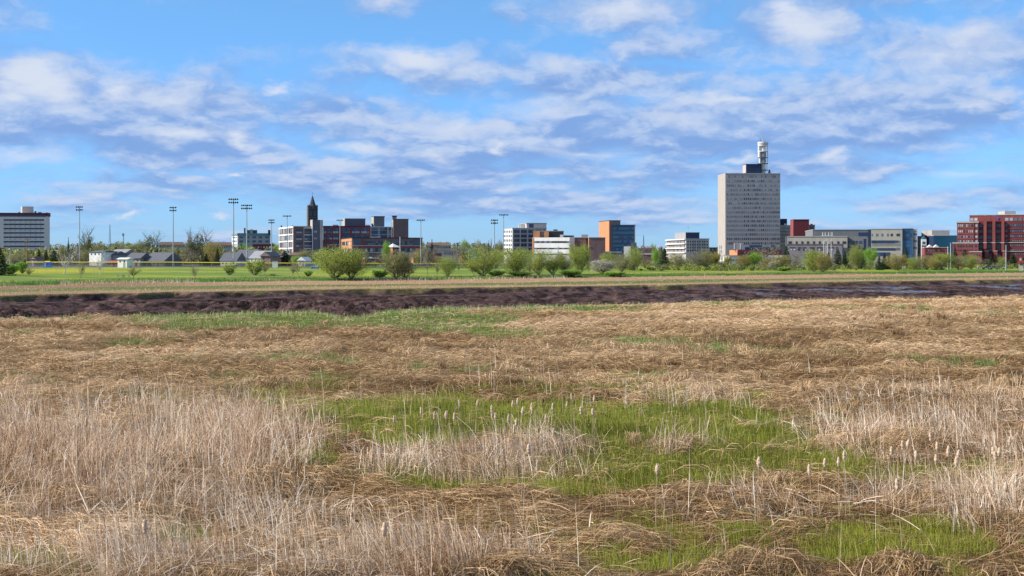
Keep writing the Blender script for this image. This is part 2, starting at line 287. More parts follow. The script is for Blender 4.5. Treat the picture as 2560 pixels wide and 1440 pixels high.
def build_ground():
    a0 = np.linspace(-0.43, 0.43, 540); out = 0.43 * 1.12 ** np.arange(1, 27)
    A = np.concatenate([-out[::-1], a0, out])
    Y = [22.0]
    while Y[-1] < 1500: Y.append(Y[-1] * (1.0036 if Y[-1] < 150 else 1.0019 if Y[-1] < 460 else 1.006))
    while Y[-1] < 30000: Y.append(Y[-1] * 1.03)
    Y = np.array([-300, -100, -30, 0, 10, 17] + Y)
    YY, AA = np.meshgrid(Y, A, indexing='ij')
    XX = AA * np.maximum(YY, 22.0)
    Z, zone, px, t = terrain(XX, YY)
    far = sstep(4000, 9000, YY); Z = Z * (1 - far) + far * 20
    ny, nx = YY.shape
    V = np.stack([XX, YY, Z], -1).reshape(-1, 3)
    # own colour of the ground cover
    E = Yof(pl(EDG, px)); Yf = Yof(pl(FAR, px))
    C = np.zeros(YY.shape + (3,)); g = green_mask(XX, YY)[..., None]
    dry = np.array([.13, .075, .035]); dry2 = np.array([.20, .12, .06]); grn = np.array([.075, .09, .014])
    fr_ = sstep(110, 200, YY)[..., None]; dry = dry * (1 + 1.2 * fr_); dry2 = dry2 * (1 + 1.2 * fr_)
    nz = fbm(XX * .05, YY * .12, 4, 71)[..., None]
    near = dry * (1 - nz) + dry2 * nz
    near = near * (1 - g) + grn * g
    mud = np.array([.066, .040, .038]) * (0.35 + 1.35 * sstep(.25, .75, fbm(XX * .5, YY * .35, 4, 72))[..., None])
    moss = sstep(.985, .998, t + (fbm(XX * .3, YY * .1, 3, 73) - .5) * .05)[..., None]
    mud = mud * (1 - moss) + np.array([.10, .085, .035]) * moss
    v = ((1 / YY - 1 / E) / (1 / Yf - 1 / E))[..., None]
    v = v + (fbm(XX * .012, YY * .02, 4, 74)[..., None] - .5) * .5
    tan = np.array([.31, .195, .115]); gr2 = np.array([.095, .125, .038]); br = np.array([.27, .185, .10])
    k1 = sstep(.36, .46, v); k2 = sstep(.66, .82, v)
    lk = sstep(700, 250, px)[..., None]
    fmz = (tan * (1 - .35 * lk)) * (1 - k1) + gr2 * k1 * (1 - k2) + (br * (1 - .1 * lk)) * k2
    d = (YY - E)[..., None]
    gd = np.array([.045, .115, .014]); fy = np.array([.22, .25, .03]); fg = np.array([.12, .18, .035]); yel = np.array([.34, .30, .03])
    s1 = sstep(12, 30, d + (fbm(XX * .04, YY * .06, 3, 75)[..., None] - .5) * 20)
    bands = fbm(XX * .02, YY * .06, 5, 76)[..., None]
    field = fg * (1 - sstep(.42, .60, bands)) + fy * sstep(.42, .60, bands)
    yl = sstep(70, 110, d) * sstep(170, 140, d) * sstep(500, 100, px)[..., None] * .75
    field = field * (1 - yl) + yel * yl
    brm = sstep(.52, .68, fbm(XX * .03, YY * .12, 3, 77)[..., None]) * sstep(60, 20, d) * .6
    dyke = gd * (1 - s1) + field * s1; dyke = dyke * (1 - brm) + np.array([.20, .15, .07]) * brm
    city = np.array([.13, .12, .085]) * (.8 + .5 * nz); hill = np.array([.10, .10, .05]) * (.7 + .6 * nz)
    z3 = zone[..., None]
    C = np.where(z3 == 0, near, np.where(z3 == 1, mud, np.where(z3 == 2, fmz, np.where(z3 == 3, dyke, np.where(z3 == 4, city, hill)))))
    wet = sstep(1350, 2150, px) * sstep(.56, .62, fbm(XX * .05, YY * .12, 4, 81) + .08 * sstep(1900, 2500, px)) * (zone == 1) * sstep(.93, .87, t) * sstep(.68, .73, t)
    idx = np.arange(ny * nx).reshape(ny, nx)
    Q = np.stack([idx[:-1, :-1], idx[:-1, 1:], idx[1:, 1:], idx[1:, :-1]], -1).reshape(-1, 4)
    fz = zone[:-1, :-1].reshape(-1)
    def gmat(name, rough, fine, kind):
        M = bpy.data.materials.new(name); M.use_nodes = True; nt = M.node_tree; N = nt.nodes; L = nt.links
        b = N['Principled BSDF']; b.inputs['Roughness'].default_value = rough; b.inputs['Specular IOR Level'].default_value = .08
        a = N.new('ShaderNodeAttribute'); a.attribute_name = 'cover'
        tc = N.new('ShaderNodeTexCoord'); mp = N.new('ShaderNodeMapping'); mp.inputs['Scale'].default_value = fine; L.new(tc.outputs['Object'], mp.inputs[0])
        n = N.new('ShaderNodeTexNoise'); n.inputs['Scale'].default_value = 1; n.inputs['Detail'].default_value = 8; n.inputs['Roughness'].default_value = .7; L.new(mp.outputs[0], n.inputs[0])
        r = N.new('ShaderNodeMapRange'); r.inputs['From Min'].default_value = .3; r.inputs['From Max'].default_value = .7; r.inputs['To Min'].default_value = .62 if kind != 'mud' else .25; r.inputs['To Max'].default_value = 1.38 if kind != 'mud' else 1.7; L.new(n.outputs['Fac'], r.inputs[0])
        vm = N.new('ShaderNodeVectorMath'); vm.operation = 'SCALE'; L.new(a.outputs['Color'], vm.inputs[0]); L.new(r.outputs[0], vm.inputs['Scale']); L.new(vm.outputs[0], b.inputs['Base Color'])
        bp = N.new('ShaderNodeBump'); bp.inputs['Strength'].default_value = .5 if kind != 'mud' else .8; bp.inputs['Distance'].default_value = .25 if kind != 'mud' else .7; L.new(n.outputs['Fac'], bp.inputs['Height']); L.new(bp.outputs[0], b.inputs['Normal'])
        if kind == 'mud':
            w = N.new('ShaderNodeAttribute'); w.attribute_name = 'wet'
            q = N.new('ShaderNodeMapRange'); q.inputs['To Min'].default_value = .75; q.inputs['To Max'].default_value = .1; L.new(w.outputs['Fac'], q.inputs[0]); L.new(q.outputs[0], b.inputs['Roughness'])
            q2 = N.new('ShaderNodeMapRange'); q2.inputs['To Min'].default_value = .8; q2.inputs['To Max'].default_value = .06; L.new(w.outputs['Fac'], q2.inputs[0]); L.new(q2.outputs[0], bp.inputs['Strength'])
            q3 = N.new('ShaderNodeMapRange'); q3.inputs['To Min'].default_value = .04; q3.inputs['To Max'].default_value = .16; L.new(w.outputs['Fac'], q3.inputs[0]); L.new(q3.outputs[0], b.inputs['Specular IOR Level'])
        return M
    g1 = gmat('marsh_cover', .95, (.9, 2.5, 1), 'veg'); g2 = gmat('wet_mud', .5, (1.1, 1.3, 2.5), 'mud'); g3 = gmat('turf', .95, (.12, .35, 1), 'veg')
    for z, nm, m_ in ((0, 'marsh_ground', g1), (1, 'river_mud', g2), (2, 'far_marsh', g1), (3, 'playing_field', g3), (4, 'city_ground', g3), (5, 'hills', g3)):
        q = Q[fz == z]; u, inv = np.unique(q, return_inverse=True)
        me = npmesh(nm, V[u], inv.reshape(q.shape), extra={'wet': wet.reshape(-1)[u]})
        ca = me.attributes.new('cover', 'FLOAT_COLOR', 'POINT'); cc = np.ones((len(u), 4), np.float32); cc[:, :3] = C.reshape(-1, 3)[u]; ca.data.foreach_set('color', cc.ravel())
        me.polygons.foreach_set('use_smooth', np.ones(len(q), bool))
        tag(link(nm, me, m_), kind='structure')
build_ground()

# ------------------------------------------------------------------ buildings
GLASS = {
 'dark': mat('glass_dark', (.035, .04, .055), .2, .3, .05, spec=.5),
 'navy': mat('glass_navy', (.025, .045, .10), .16, .3, .05, spec=.5),
 'blue': mat('glass_blue', (.03, .085, .17), .15, .3, .05, spec=.5),
 'teal': mat('glass_teal', (.015, .095, .15), .2, .3, .04, spec=.5),
 'grey': mat('glass_grey', (.12, .14, .17), .3, .25, .2, spec=.5),
 'pale': mat('glass_pale', (.30, .36, .40), .4, .2, .2, spec=.4),
 'soft': mat('glass_soft', (.20, .215, .24), .3, .2, .2, spec=.5),
 'blind': mat('window_blind', (.48, .47, .46), .6, .1, .2),
}
def wall(n, c, **k): return mat('wall_' + n, c, .9, k.pop('var', .10), k.pop('scale', .35), stretch=(1, 1, .35), **k)
WL = {'white': wall('white', (.66, .645, .61)), 'cream': wall('cream', (.36, .32, .29)), 'conc': wall('concrete', (.40, .36, .34)), 'grey': wall('grey', (.31, .30, .305)),
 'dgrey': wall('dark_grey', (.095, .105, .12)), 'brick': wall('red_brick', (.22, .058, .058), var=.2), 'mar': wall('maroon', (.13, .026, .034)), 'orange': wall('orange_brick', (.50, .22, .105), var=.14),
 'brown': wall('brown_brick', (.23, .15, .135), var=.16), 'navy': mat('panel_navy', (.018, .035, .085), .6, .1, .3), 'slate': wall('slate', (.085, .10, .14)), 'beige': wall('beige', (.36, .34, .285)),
 'lbrick': wall('light_brick', (.21, .060, .060), var=.18), 'teal': wall('teal_band', (.10, .24, .24)), 'purple': wall('purple_brick', (.18, .115, .11), var=.15), 'pale': wall('pale_render', (.58, .53, .50)), 'church': wall('church_stone', (.045, .052, .075)), 'mgrey': wall('mid_grey', (.17, .175, .185)), 'pgrey': wall('purple_grey', (.21, .19, .20)), 'blk': wall('black', (.03, .03, .034)), 'tow': wall('tower_front', (.36, .32, .31), var=.07),
 'roofg': mat('roof_shingle', (.10, .105, .125), .9, .2, 1.2), 'roofb': mat('roof_brown', (.13, .085, .065), .9, .2, 1), 'roofr': mat('roof_red', (.28, .03, .025), .8, .15, 1), 'roofl': mat('roof_light', (.24, .25, .27), .85, .15, 1), 'steel': mat('galvanised', (.33, .35, .37), .5, .1, .4, metal=.3),
 'pblue': mat('plastic_blue', (.03, .16, .50), .4, .06, .4), 'yel': mat('yellow_plastic', (.72, .55, .05), .6, .08, .4), 'woodp': mat('pole_wood', (.20, .13, .08), .9, .2, 2)}
class Fac:
    def __init__(s, O, d, n): s.O = O; s.d = d; s.n = n
    def at(s, px, py):
        k = (px - CX) / F; t = (k * s.O[1] - s.O[0]) / (s.d[0] - k * s.d[1]); Y = s.O[1] + t * s.d[1]; return t, H - (py - YH) * Y / F
class Bld:
    def __init__(s, name, label, pxc, Y, cat='building', group=None):
        s.Y = Y; x = X_at(pxc, Y); s.base = gz(x, Y); s.root = empty(name, (x, Y, s.base), label, cat, group); s.o = Vector((x, Y, s.base)); s.wins = []
    def put(s, mb, name, m, parent=None):
        mb.v = [tuple(Vector(v) - s.o) for v in mb.v]; return mb.build(name, m, parent or s.root)
    def mass(s, name, pl_, pr, ps, pt, m, Y=None, depth=22, pb=None, cap=None, theta=None):
        Y = Y or s.Y; left = ps is None or ps < pl_
        zt = Z_at(pt, Y); zb = s.base - 1.5 if pb is None else Z_at(pb, Y)
        if ps is None: th = theta if theta is not None else -math.atan2(X_at((pl_ + pr) / 2, Y), Y)
        else:
            lo, hi = -1.1, 1.1; k = (ps - CX) / F; P0 = X_at(pl_ if left else pr, Y)
            f = lambda th: (P0 - depth * math.sin(th)) / (Y + depth * math.cos(th)) - k
            for _ in range(50):
                mid = (lo + hi) / 2
                if f(mid) > 0: lo = mid
                else: hi = mid
            th = lo
        c, sn = math.cos(th), math.sin(th)
        if left:
            A = (X_at(pl_, Y), Y); k = (pr - CX) / F; w = (k * Y - A[0]) / (c - k * sn)
        else:
            Bp = (X_at(pr, Y), Y); k = (pl_ - CX) / F; w = (Bp[0] - k * Y) / (c - k * sn); A = (Bp[0] - w * c, Y - w * sn)
        M = Matrix.Translation((A[0], A[1], 0)) @ Matrix.Rotation(th, 4, 'Z')
        o = s.put(MB().box(0, w, 0, depth, zb, zt, M), name, m)
        v = Fac(A, (c, sn), (sn, -c)); vol = type('V', (), {})(); vol.front = v; vol.M = M; vol.w = w; vol.d = depth; vol.zt = zt; vol.zb = zb; vol.o = o; vol.th = th
        if left: vol.side = Fac(A, (-sn, c), (-c, -sn))
        else: vol.side = Fac((A[0] + w * c, A[1] + w * sn), (-sn, c), (c, sn))
        if cap:
            cm, h = cap; hh = h * Y / F
            s.put(MB().box(-.25, w + .25, -.25, depth + .25, zt - hh, zt + .25, M), 'parapet', cm)
        return vol
    def panel(s, f, x0, x1, y0, y1, m, name='panel', proud=.15, parent=None):
        t0, za = f.at(x0, y0); t1, _ = f.at(x1, y0); _, zb = f.at((x0 + x1) / 2, y1); _, za = f.at((x0 + x1) / 2, y0)
        if t0 > t1: t0, t1 = t1, t0
        d = Vector((f.d[0], f.d[1], 0)); n = Vector((f.n[0], f.n[1], 0)); O = Vector((f.O[0], f.O[1], 0)); z = Vector((0, 0, 1))
        P = [O + d*t0 + z*zb, O + d*t1 + z*zb, O + d*t1 + z*za, O + d*t0 + z*za]
        pts = [p - n*.05 for p in P] + [p + n*proud for p in P]
        mb = MB(); mb.poly(pts, ((3,2,1,0),(4,5,6,7),(0,1,5,4),(1,2,6,5),(2,3,7,6),(3,0,4,7)))
        if name is None: return mb
        return s.put(mb, name, m, parent)
    def win(s, f, x0, x1, y0, y1, g='dark', proud=.22):
        s.wins.append((abs(x1 - x0) * abs(y1 - y0), s.panel(f, x0, x1, y0, y1, None, None, proud), g))
    def grid(s, f, xs, ys, g=('dark',), proud=.22):
        for (y0, y1) in ys:
            for (x0, x1) in xs: s.win(f, x0, x1, y0, y1, random.choice(g), proud)
    def done(s):
        s.wins.sort(key=lambda w: -w[0]); lim = 100
        if len(s.wins) > 104 or len(s.wins) <= 100: pass
        for a, mb, g in s.wins[:lim]: s.put(mb, 'window', GLASS[g])
        rest = {}
        for a, mb, g in s.wins[lim:]: rest.setdefault(g, []).append(mb)
        if rest:
            me = bpy.data.meshes.new('window'); vs, fs, mi = [], [], []
            for k, (g, l) in enumerate(rest.items()):
                me.materials.append(GLASS[g])
                for mb in l:
                    n = len(vs); vs += [tuple(Vector(v) - s.o) for v in mb.v]; fs += [tuple(n + i for i in q) for q in mb.f]; mi += [k] * len(mb.f)
            me.from_pydata(vs, [], fs); me.polygons.foreach_set('material_index', mi); me.update()
            o = bpy.data.objects.new('window', me); COL.objects.link(o); o.parent = s.root; o['kind'] = 'stuff'
def cols(x0, x1, n, fill=.6):
    st = (x1 - x0) / n; return [(x0 + st * (i + .5 - fill / 2), x0 + st * (i + .5 + fill / 2)) for i in range(n)]

def city():
    # pale hotel slab at the left edge
    b = Bld('apartment_slab', 'long pale ten storey slab with maroon roof band at the left edge', 60, 1000)
    v = b.mass('wall', -6, 115, 124.5, 533, WL['pale'], depth=16)
    b.panel(v.front, -6.5, 115.2, 532, 537, WL['mar'], 'roof_band', .5); b.panel(v.front, -6.5, 115.2, 537.2, 541.5, GLASS['navy'], 'window_band', .3)
    b.panel(v.side, 115.2, 124.6, 532, 541, WL['mar'], 'roof_band', .5)
    for y in (550, 561, 571.6, 582.3, 593, 604.5, 616, 627):
        b.grid(v.front, [(9 + i * 12.7, 9 + i * 12.7 + 12.2) for i in range(8)], [(y - 1.9, y + 1.7)], ('navy', 'navy', 'dark'))
        b.grid(v.front, [(11 + i * 12.7, 14 + i * 12.7) for i in range(8)], [(y + 4.2, y + 5.6)], ('grey',))
    b.panel(v.front, 5, 92, 631, 634, WL['mar'], 'canopy', 2)
    p = b.mass('penthouse', 55.5, 84, 52, 516, WL['conc'], Y=1004, depth=10, pb=535)
    b.mass('rooftop_unit', 86, 91, None, 528, WL['blk'], Y=1003, depth=4, pb=535); b.mass('rooftop_unit', 95, 104, None, 530, WL['dgrey'], Y=1003, depth=4, pb=535); b.mass('rooftop_unit', 46, 51, None, 530, WL['mar'], Y=1003, depth=4, pb=535); b.done()
    # teal-topped brick block
    b = Bld('brick_block', 'brown brick block with teal roof band and two chimneys behind the gabled houses', 630, 1300)
    v = b.mass('wall', 594.5, 676, 580, 584, WL['grey'], depth=32)
    b.panel(v.front, 594, 676.2, 583, 588.3, WL['teal'], 'roof_band', .6); b.panel(v.side, 580, 594, 584.5, 589, WL['teal'], 'roof_band', .6)
    b.grid(v.front, [(599, 608), (615, 623), (631, 640), (646, 655), (663, 672)], [(591, 595.5), (601, 606), (611, 616)], ('blue', 'teal'))
    b.panel(v.side, 580.2, 593.5, 590, 610, WL['white'], 'lit_wall', .2)  # sunlit side: the light is painted in as a whiter wall
    b.grid(v.side, cols(581, 593, 3, .6), [(592, 595.5), (601, 605)], ('grey', 'blue'), .45)
    b.mass('penthouse', 616, 643, None, 575, WL['slate'], Y=1306, depth=10, pb=585); b.mass('chimney', 610, 614, None, 570, WL['blk'], Y=1305, depth=4, pb=585); b.mass('chimney', 670, 676, None, 575, WL['blk'], Y=1305, depth=5, pb=585)
    b.mass('rooftop_unit', 625, 632, None, 573.5, WL['grey'], Y=1304, depth=5, pb=585); b.done()
    b = Bld('maroon_hall', 'low dark maroon hall in front of the brown brick block', 660, 1200); v = b.mass('wall', 633, 686, None, 610, WL['mar'], depth=20, cap=(WL['brown'], 1.2)); b.grid(v.front, cols(636, 684, 7, .5), [(616, 620), (626, 630)], ('grey', 'blind')); b.done()
    # church
    b = Bld('church', 'dark stone church tower with pointed spire above the office blocks', 781, 1250, 'church')
    v = b.mass('tower', 771.5, 794.5, 768, 515, WL['church'], depth=8.5)
    st = wall('stone', (.11, .09, .075)); sp = mat('spire_slate', (.035, .045, .07), .6, .15, .8)
    b.panel(v.side, 768, 771.4, 516, 640, st, 'lit_side', .4)  # sunlit side of the tower, painted in a lighter, browner stone
    k = 1250 / F
    def cone(cx, cy, w, z0, z1, nm, m_, n=4, rot=v.th + math.pi / 4):
        pts = [(cx + w * math.cos(rot + 2*math.pi*i/n), cy + w * math.sin(rot + 2*math.pi*i/n), z0) for i in range(n)] + [(cx, cy, z1)]
        b.put(MB().poly(pts, [tuple(range(n))[::-1]] + [(i, (i+1) % n, n) for i in range(n)]), nm, m_)
    cxy = v.M @ Vector((v.w / 2, v.d / 2, 0)); zt = v.zt
    cone(cxy.x, cxy.y, 3.3, zt - .3, Z_at(487, 1255), 'spire', sp, 8)
    for i in (0, 1):
        for j in (0, 1):
            q = v.M @ Vector((.6 + i * (v.w - 1.2), .6 + j * (v.d - 1.2), 0)); cone(q.x, q.y, 1.2, zt - .1, zt + 1.5, 'pinnacle', sp)
    # gable dormers at the spire foot, clock-height belfry openings
    for (x0, x1) in ((774.5, 779), (785, 789.5)): b.win(v.front, x0, x1, 527, 541, 'dark', .12)
    b.panel(v.front, 771, 795, 543.5, 545.5, st, 'string_course', .35); b.panel(v.front, 771, 795, 520, 521.5, st, 'string_course', .35)
    t, z = v.front.at(783, 520); q = v.M @ Vector((v.w / 2, -.35, 0))
    b.put(MB().poly([v.M @ Vector((v.w*.25, -.3, zt - 2.2)), v.M @ Vector((v.w*.75, -.3, zt - 2.2)), v.M @ Vector((v.w*.5, -.3, zt + 1.2)), v.M @ Vector((v.w*.25, .4, zt - 2.2)), v.M @ Vector((v.w*.75, .4, zt - 2.2)), v.M @ Vector((v.w*.5, .4, zt + 1.2))], ((0,1,2),(5,4,3),(0,3,4,1),(1,4,5,2),(2,5,3,0))), 'gable', st)
    zc = Z_at(489, 1255)
    b.put(MB().box(-.12, .12, -.12, .12, zc - .5, zc + 3, Matrix.Translation((cxy.x, cxy.y, 0))).box(-.8, .8, -.1, .1, zc + 1.7, zc + 2.0, Matrix.Translation((cxy.x, cxy.y, 0))), 'cross', WL['steel'])
    b.mass('nave', 760, 830, None, 600, WL['slate'], Y=1252, depth=30); b.done()
    # big brick office complex
    b = Bld('office_block', 'white banded brick office block with four storeys and tall navy stair tower', 750, 900)
    v = b.mass('wall', 734.5, 782, 698, 566, WL['purple'], depth=52, cap=(WL['cream'], 1.0))
    for y in (568, 585.5, 602, 619.5): b.panel(v.side, 698.4, 734.3, y, y + 3.4, WL['white'], 'floor_band', .45); b.panel(v.front, 759.5, 781.8, y + .7, y + 2.8, WL['white'], 'floor_band', .4)
    for (x0, x1) in ((698.4, 701), (711, 712.5), (722, 723.5), (732, 734.3)): b.panel(v.side, x0, x1, 571.6, 640, WL['cream'], 'pilaster', .4)
    for y in (573, 590.5, 607, 624): b.grid(v.side, cols(701.5, 732, 9, .62), [(y, y + 10)], ('dark', 'grey', 'pale'), .15)
    for (a, c) in ((573, 582.5), (588.5, 599.5), (605.5, 616.5), (622.5, 631)):
        b.grid(v.front, [(740.5, 747.2), (747.8, 754.5)], [(a, a + .62*(c-a))], ('navy',), .15); b.grid(v.front, [(740.5, 747.2), (747.8, 754.5)], [(a + .66*(c-a), c)], ('grey', 'pale'), .15)
        b.grid(v.front, cols(761.5, 781.5, 3, .92), [(a, a + .6*(c-a))], ('blue', 'navy'), .15); b.grid(v.front, cols(761.5, 781.5, 3, .92), [(a + .64*(c-a), c - .3)], ('pale', 'grey'), .15)
    b.panel(v.front, 758.6, 760.6, 567, 640, WL['cream'], 'downpipe', .5)
    for px in (702, 730): b.mass('roof_vent', px, px + 3, None, 563.5, WL['blk'], Y=905, depth=3, pb=568)
    t = b.mass('stair_tower', 782.2, 800, 776, 549.5, WL['slate'], Y=899, depth=9)
    b.panel(t.side, 776.3, 782, 549.6, 572, WL['cream'], 'lit_face', .2)  # cream puts the sunlight on the stair tower's left face into the colour
    b.mass('stair_wing', 800.1, 807.5, None, 549.8, WL['conc'], Y=898, depth=9)
    b.grid(t.front, [(785, 788.2), (788.8, 792)], [(577, 581.5), (594, 598)], ('pale',), .15); b.done()
    b = Bld('brick_office', 'long red brick office wing with two dark rooftop boxes and blue ribbon windows', 870, 905)
    v = b.mass('wall', 808, 926.5, None, 565.5, WL['brick'], depth=40, cap=(WL['mar'], 1.2))
    G = [(809, 815.6), (818, 830), (832.5, 846), (856, 875.5), (880, 899), (903, 923)]
    for (a, c) in ((570.5, 583), (587, 598.5), (603.5, 614.5), (620, 630)):
        for (x0, x1) in G:
            n = max(1, round((x1 - x0) / 6)); b.grid(v.front, cols(x0, x1, n, .97), [(a, a + .6*(c-a))], ('blue', 'navy'), .15); b.grid(v.front, cols(x0, x1, n, .9), [(a + .62*(c-a), c)], ('pale', 'grey', 'pale'), .15)
    p = b.mass('rooftop_box', 863, 913.4, 857, 546.7, WL['slate'], Y=912, depth=14, pb=566, cap=(WL['grey'], .8)); b.panel(p.side, 857.1, 862.9, 547.5, 565, WL['beige'], 'side_panel', .3)  # beige side: sun on the box's left face, painted in
    p = b.mass('rooftop_box', 935.5, 961, 929, 541, WL['slate'], Y=912, depth=12, pb=566, cap=(WL['dgrey'], 2)); b.panel(p.side, 929.2, 935.3, 543, 562, WL['beige'], 'side_panel', .3)  # sunlit left face of the box, brightened by beige colour
    b.mass('rooftop_unit', 832, 846, None, 561.8, WL['conc'], Y=915, depth=6, pb=566); b.mass('rooftop_unit', 914, 925, None, 562, WL['conc'], Y=915, depth=6, pb=566)
    w = b.mass('glazed_wing', 926.6, 979.5, None, 566.5, WL['cream'], Y=902, depth=38)
    for (x0, x1) in ((928, 945), (949.5, 968), (972, 978)):
        n = max(1, round((x1 - x0) / 6)); b.grid(w.front, cols(x0, x1, n, .95), [(568.5, 576), (577, 585)], ('navy', 'dark', 'grey'), .15); b.grid(w.front, cols(x0, x1, n, .95), [(587, 599)], ('blue', 'navy'), .15)
    b.panel(w.front, 926.7, 980, 566.5, 567.8, WL['white'], 'roof_band', .3)
    q = b.mass('brick_tower', 983.5, 1021, 980.5, 547.8, WL['purple'], Y=900, depth=20, cap=(WL['brown'], .8)); b.panel(q.side, 980.6, 983.4, 548.5, 600, WL['cream'], 'lit_face', .2)  # cream sliver paints the sunlit left edge
    b.mass('chimney', 981, 991.5, None, 540, WL['brown'], Y=903, depth=3, pb=549, cap=(WL['blk'], 1.5)); b.done()
    b = Bld('long_brick_building', 'long low brick building with white string lines and an orange lit end behind the trees', 960, 850)
    v = b.mass('wall', 881, 1056, 850, 594.5, WL['purple'], depth=60, cap=(WL['blk'], 1))
    b.panel(v.side, 850.3, 880.6, 597.5, 604, WL['orange'], 'brick_band', .3); b.panel(v.side, 850.3, 880.6, 613.5, 622, WL['orange'], 'brick_band', .3); b.panel(v.side, 850.3, 856, 604, 613.5, WL['orange'], 'brick_band', .3); b.panel(v.side, 876, 880.6, 604, 613.5, WL['orange'], 'brick_band', .3)  # orange is the sunlit tone of the brick end, put into its colour
    b.grid(v.side, cols(856.5, 875.5, 6, .7), [(604.6, 613), (623, 631)], ('pale', 'dark', 'blind'), .15)
    for y in (613.8, 631): b.panel(v.front, 881.3, 1055.6, y, y + .9, WL['white'], 'string_course', .4)
    b.panel(v.front, 904, 911.5, 598, 613.5, WL['brick'], 'brick_pier', .3); b.panel(v.front, 881.4, 1055.6, 615, 620, WL['brick'], 'brick_band', .2)
    for x in (883, 1033): b.panel(v.front, x, x + 20, 598, 613, WL['slate'], 'panel', .25)
    b.grid(v.front, cols(912, 1031, 18, .86), [(602.5, 607), (608, 612.5)], ('grey', 'dark', 'grey', 'navy'), .15)
    b.grid(v.front, cols(912, 1031, 18, .86), [(621, 629.5)], ('grey', 'dark', 'pale'), .15)
    b.mass('rooftop_unit', 926, 952, None, 592, WL['white'], Y=860, depth=6, pb=596); b.done()
    b = Bld('pavilion', 'small orange pavilion with white pyramid roof before the long brick building', 983, 790, 'pavilion')
    v = b.mass('wall', 982, 995.5, 970, 618, WL['mar'], depth=4.5); b.panel(v.side, 970.2, 981.9, 618.3, 632, WL['orange'], 'end_wall', .12)
    b.win(v.front, 985, 992, 621, 629, 'dark', .1)
    c_ = v.M @ Vector((v.w / 2, v.d / 2, 0)); pts = [v.M @ Vector(p) for p in ((-.9, -.9, v.zt), (v.w + .9, -.9, v.zt), (v.w + .9, v.d + .9, v.zt), (-.9, v.d + .9, v.zt), (v.w / 2, v.d / 2, v.zt + 2.1))]
    b.put(MB().poly(pts, ((3,2,1,0),(0,1,4),(1,2,4),(2,3,4),(3,0,4))), 'roof', WL['white']); b.done()
    def low(name, label, pl_, pr, ps, pt, m_, Y, depth=12, wins=None, cap=None, g=('dark', 'grey')):
        b = Bld(name, label, (pl_ + pr) / 2, Y); v = b.mass('wall', pl_, pr, ps, pt, m_, depth=depth, cap=cap)
        if wins:
            n, y0, y1 = wins; b.grid(v.front, cols(pl_ + 1, pr - 1, n, .55), [(y0, y1)], g, .12)
        return b, v
    b, v = low('brick_shed', 'pinkish brick flat roofed shed behind the willows at the field edge', 912, 947, 905, 645.5, WL['lbrick'], 640, 9, (5, 650, 656), (WL['white'], .8)); b.mass('roof_vent', 922, 930, None, 642.5, WL['white'], Y=643, depth=3, pb=646); b.done()
    b, v = low('brick_store', 'dark brick store with lit orange end left of the tall lamp post', 1034, 1053, 1025, 645, WL['purple'], 660, 9, (4, 649, 655), (WL['brown'], .8)); b.panel(v.side, 1025.2, 1033.9, 646, 662, WL['orange'], 'end_wall', .12); b.done()  # orange end paints the sunlit side of the dark brick
    b, v = low('white_annex', 'small white flat roofed annex above the dark brick store', 1024, 1046, None, 632.5, WL['white'], 760, 8, (4, 636, 641)); b.done()
    b, v = low('hillside_apartments', 'long brown roofed apartment row on the hill right of the brick complex', 1064, 1128, None, 614, WL['beige'], 1500, 14, (9, 617, 620)); b.put(MB().poly([v.M @ Vector(p) for p in ((-1, -1, v.zt), (v.w+1, -1, v.zt), (v.w+1, v.d+1, v.zt), (-1, v.d+1, v.zt), (3, v.d/2, v.zt+3.4), (v.w-3, v.d/2, v.zt+3.4))], ((3,2,1,0),(0,1,5,4),(1,2,5),(2,3,4,5),(3,0,4))), 'roof', WL['roofb']); b.done()
    b, v = low('brick_row', 'low orange brick row behind bare trees with flat roof', 1078, 1104, None, 632.5, WL['lbrick'], 1000, 12, (6, 635, 639)); b.done()
    b, v = low('red_hall', 'dark red hall with lit brick end left of the large round willow', 1155, 1176, 1150, 633, WL['mar'], 800, 12, (4, 638, 642), (WL['mar'], .8)); b.done()
    b, v = low('green_roof_hall', 'wide low hall with pale green roof on the hillside', 1148, 1196, None, 622, WL['teal'], 1300, 14, (6, 626, 629), (WL['roofl'], 1.2)); b.done()
    b, v = low('grey_warehouse', 'grey roofed warehouse behind the bare thin tree', 1108, 1142, None, 627, WL['grey'], 1100, 14, (5, 632, 636), (WL['roofl'], 1)); b.done()
    # white / grey office with penthouse
    b = Bld('grey_office', 'pale grey five storey office with bright white windowed end and boxy penthouse', 1320, 950)
    v = b.mass('wall', 1281.5, 1366, 1259, 570.5, WL['grey'], depth=40, cap=(WL['conc'], .9))
    b.panel(v.side, 1259.2, 1281.4, 572.5, 650, WL['white'], 'end_wall', .15)
    R5 = [(575, 582.6), (586.3, 593.8), (597.2, 604.8), (608.4, 616), (619.6, 626.5), (630.5, 636)]
    for i, (a, c) in enumerate(R5):
        b.grid(v.front, [(1285, 1291.6), (1292.2, 1298.8), (1302.5, 1309.3), (1309.9, 1316.7), (1321, 1327.6), (1328.2, 1335), (1339, 1346), (1346.6, 1353.4), (1357, 1363.5)], [(a, c)], ('dark', 'slate') if False else ('dark', 'navy', 'dark'), .15)
        b.grid(v.side, cols(1259.4, 1281, 5, .56), [(a + .8, c - .6)], ('dark',), .3)
    for x in (1299.8, 1318, 1336.4, 1355): b.panel(v.front, x, x + 1.8, 571.5, 640, WL['conc'], 'pilaster', .35)
